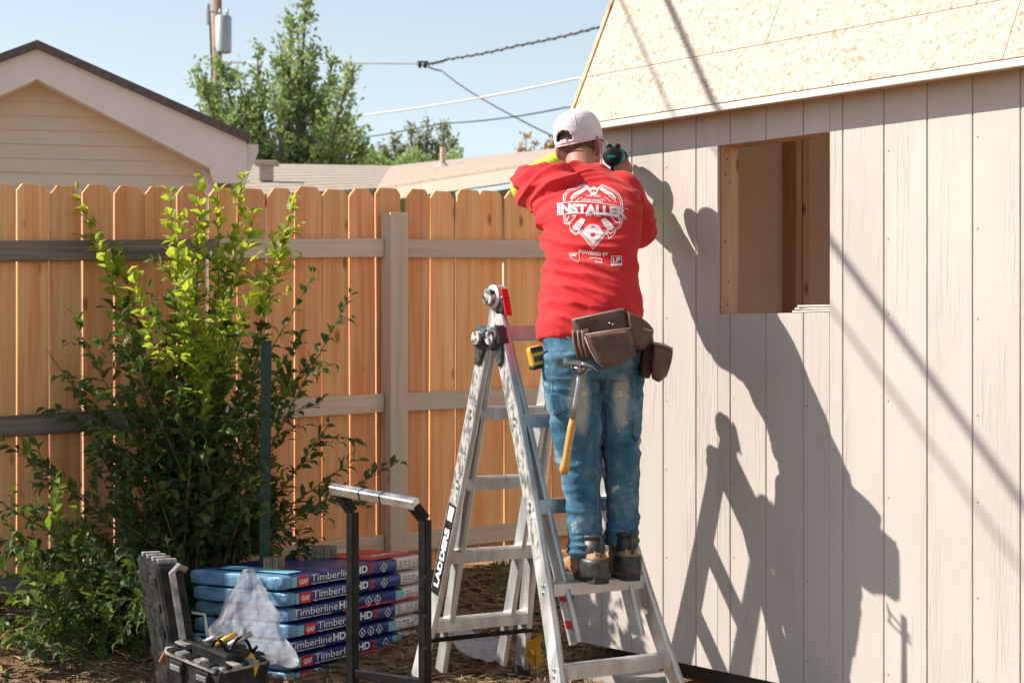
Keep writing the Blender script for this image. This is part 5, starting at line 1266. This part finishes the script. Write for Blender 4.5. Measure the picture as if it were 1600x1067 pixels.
# ---- tool belt with pouches (worn)
bl = MB(); rr_ = []
for dz in (-.022, .022):
    pass
ctr_ = P(925, 501, 7.045)
ringo = sring(ctr_, .170, .128, n=40, ex=2.4, tilt=.06); ringi = sring(ctr_, .164, .122, n=40, ex=2.4, tilt=.06)
bl.loft([[p-UP*.02 for p in ringo], [p+UP*.02 for p in ringo], [p+UP*.02 for p in ringi], [p-UP*.02 for p in ringi], [p-UP*.02 for p in ringo]], False); belt = bl.build('tool_belt', M['leather'], man, auto=True)
def puff(pts, Y, th, name, mat, parent, slope=0, sub=True):
    """stuffed pocket: outline in the photo, real thickness towards the camera"""
    n_ = len(pts); cx_ = sum(p[0] for p in pts)/n_; cy_ = sum(p[1] for p in pts)/n_
    def rg_(f, dy): return [P(cx_+(x-cx_)*f, cy_+(y-cy_)*f, Y-dy+slope*(x-cx_)/420) for x, y in pts]
    m = MB(); m.loft([rg_(.90, -th*.15), rg_(1, 0), rg_(1.0, th*.45), rg_(.95, th*.85), rg_(.78, th)])
    o = m.build(name, mat, parent, smooth=True)
    o.modifiers.new('b', 'BEVEL').width = .005; o.modifiers['b'].segments = 2; o.modifiers['b'].limit_method = 'ANGLE'; o.modifiers['b'].angle_limit = R(25)
    s = o.modifiers.new('s', 'SUBSURF'); s.levels = s.render_levels = 1
    return o
def piping(pts, Y, parent, r=.0030):
    m = MB(); m.tube([P(x, y, Y) for x, y in pts], r, 6); m.build('edge_piping', M['stitch'], parent, smooth=True)
YB = 6.905
po = puff([(892,498),(905,494),(935,489),(962,482),(976,481),(982,488),(988,512),(987,530),(940,540),(900,535),(894,516)], YB+.005, .075, 'pouch_panel', M['leather'], belt)
piping([(894,500),(935,491),(974,483)], YB-.066, po)
for i, (x0, x1) in enumerate(((893, 903), (901, 911), (908, 921))):
    puff([(x0,515),(x1,512),(x1+6,540),(x1+8,562),(x0+8,560),(x0+3,540)], YB-.02*i, .06, 'pouch_gusset', M['leather'], belt)
    piping([(x0+1,516),(x0+3,538),(x0+9,558)], YB-.060-.02*i, belt, .0016)
po = puff([(911,521),(935,517),(965,513),(986,511),(992,530),(994,555),(982,564),(960,572),(943,577),(930,566),(920,546)], YB-.012, .145, 'pouch_pocket', M['leather'], belt)
piping([(914,523),(948,518),(984,513)], YB-.142, po); piping([(914,526),(922,546),(932,564),(943,573)], YB-.138, po)
for (x, y) in ((953, 505), (958, 507), (912, 517)):
    m = MB(); m.tube([P(x, y, YB-.066), P(x, y, YB-.075)], [.005, .004], 10); m.build('rivet', M['steel'], belt, smooth=True)
m = MB(); m.beam(P(968, 484, YB-.0), P(990, 516, YB+.01), .02, .05, V(1, 0, .5)); m.build('strap', M['bootblk'], belt, bevel=.004)
po = puff([(978,484),(996,492),(1014,504),(1022,516),(1018,536),(1004,548),(990,545),(984,524)], 6.97, .13, 'pouch_pocket', M['leather'], belt, slope=.5)
piping([(982,492),(994,506),(1009,515),(1020,517)], 6.85, po)
puff([(1006,534),(1017,516),(1022,530),(1020,575),(1015,592),(1003,590),(1000,574)], 7.04, .05, 'pouch_gusset', M['leather'], belt)
po = puff([(1020,536),(1036,538),(1052,546),(1050,566),(1042,588),(1030,598),(1018,592),(1016,570)], 7.03, .12, 'pouch_pocket', M['leather'], belt, slope=.4)
piping([(1020,535),(1036,537),(1052,545)], 6.915, po, .003); piping([(1024,541),(1022,565),(1026,592)], 6.915, po, .0016)

# ------------------------------------------------------------------ hammer, tape measure, power tool
hp0 = P(900, 590, 6.735); hm_ = thing('claw_hammer', tuple(hp0), 'claw hammer with yellow grip hanging head up from the leather pouch', 'hammer')
M['grip'] = mk('yellow fibre grip', (.52,.25,.045), (.62,.33,.08), 30, rough=.45)
Yh = 6.735
m = MB(); m.tube([P(880,566,Yh), P(886,566,Yh)], [.0155, .0155], 14); m.tube([P(886,566,Yh), P(892,567,Yh), P(900,568,Yh), P(908,570,Yh)], [.011, .009, .012, .013], 12); hd_ = m.build('hammer_head', M['steel'], hm_, auto=True)
m = MB(); m.tube([P(907,569,Yh), P(916,570,Yh), P(925,573,Yh), P(933,580,Yh+.004)], [(.011,.012), (.007,.013), (.0045,.013), (.002,.012)], 10, side=V(0,0,1)); m.build('claw', M['steel'], hd_, smooth=True)
m = MB(); m.tube([P(906,573,Yh), P(903,600,Yh), P(898,630,Yh), P(894,660,Yh)], [(.008,.012), (.0075,.011), (.008,.012), (.010,.013)], 10); m.build('shaft', M['steel'], hm_, smooth=True)
m = MB(); m.tube([P(895,654,Yh), P(893,668,Yh), P(889,690,Yh), P(885,715,Yh), P(882,732,Yh), P(881,741,Yh)], [(.011,.012), (.0145,.015), (.0135,.0145), (.014,.0145), (.0175,.017), (.014,.014)], 14); m.build('grip', M['grip'], hm_, smooth=True)
lp = thing('hammer_loop', tuple(P(900, 585, 6.76)), 'dark steel loop on the pouch that holds the claw hammer', 'hammer holder')
m = MB(); m.tube([P(893,572,6.80), P(895,582,6.71), P(910,584,6.71), P(916,575,6.80)], .004, 8); m.build('ring', M['dark'], lp, smooth=True); m = MB(); m.tube([P(898,575,6.79), P(920,578,6.79), P(926,574,6.80)], .004, 8); m.build('arm', M['steel'], lp, smooth=True)
tq = P(838, 557, 6.98); tpe = thing('tape_measure', tuple(tq), 'yellow and black tape measure clipped on the left hip of the jeans', 'tape measure')
ta = (V(.45, -.89, 0).normalized()); tb_ = V(.89, .45, 0); tu = (UP+V(-.25, 0, 0)).normalized(); tb_ = (tu.cross(ta)).normalized()*-1
m = MB(); m.box(tq, (.062, .038, .078), (tb_, ta, tu)); cs_ = m.build('case', M['yellow'], tpe, bevel=.014, seg=4)
m = MB(); m.box(tq+tu*.026, (.050, .042, .022), (tb_, ta, tu)); m.build('lock', M['blk'], cs_, bevel=.005)
m = MB(); m.box(tq-tu*.006, (.044, .0405, .022), (tb_, ta, tu)); m.build('side_label', M['blk'], cs_, bevel=.003)
m = MB(); m.box(tq-tu*.036, (.066, .041, .018), (tb_, ta, tu)); m.build('bumper', M['blk'], cs_, bevel=.008)
dq = P(961, 246, 7.80); drl = thing('cordless_drill', tuple(dq), 'black and teal cordless drill held against the siding beside the cap', 'drill')
DA = V(.28, .96, 0).normalized(); DU = UP; DS = DA.cross(DU).normalized()
M['tealp'] = mk('teal plastic', (.0,.22,.26), (.01,.30,.34), 20, rough=.4)
m = MB(); m.tube([dq-DA*.062, dq-DA*.055, dq-DA*.03, dq+DA*.06, dq+DA*.10, dq+DA*.115], [.026, .038, .042, .041, .034, .024], 22, side=DS); hs_ = m.build('motor_housing', M['case'], drl, auto=True)
m = MB(); m.tube([dq-DA*.040, dq-DA*.024, dq-DA*.004], [.0405, .0432, .0428], 22, side=DS); m.build('teal_band', M['tealp'], hs_, smooth=True)
m = MB(); m.box(dq-DA*.055-DS*.0+UP*-.002, (.014, .044, .018), (DA, DS, UP)); m.build('rear_panel', M['tealp'], hs_, bevel=.004)
for s in (-1, 1):
    m = MB(); m.ball(dq-DA*.03+DS*s*.017+UP*.040, (.022, .013, .013), (DA, DS, UP), 12, 8); m.build('vent_cap', M['case'], hs_, smooth=True)
m = MB(); m.tube([dq+DA*.115, dq+DA*.12, dq+DA*.14, dq+DA*.146], [.018, .021, .019, .012], 16); m.tube([dq+DA*.146, dq+DA*.17], .0035, 8); m.build('chuck', M['blk'], drl, auto=True)
m = MB(); m.tube([dq-UP*.03-DA*.005, dq-UP*.08-DA*.012, dq-UP*.135-DA*.02], [(.018,.024), (.016,.021), (.018,.025)], 14, side=DS); m.build('handle', M['case'], drl, smooth=True)
m = MB(); m.box(dq-UP*.158-DA*.01, (.11, .066, .045), (DA, DS, UP)); m.build('battery', M['case'], drl, bevel=.008)
# glove over the right hand: fingers follow the hand below
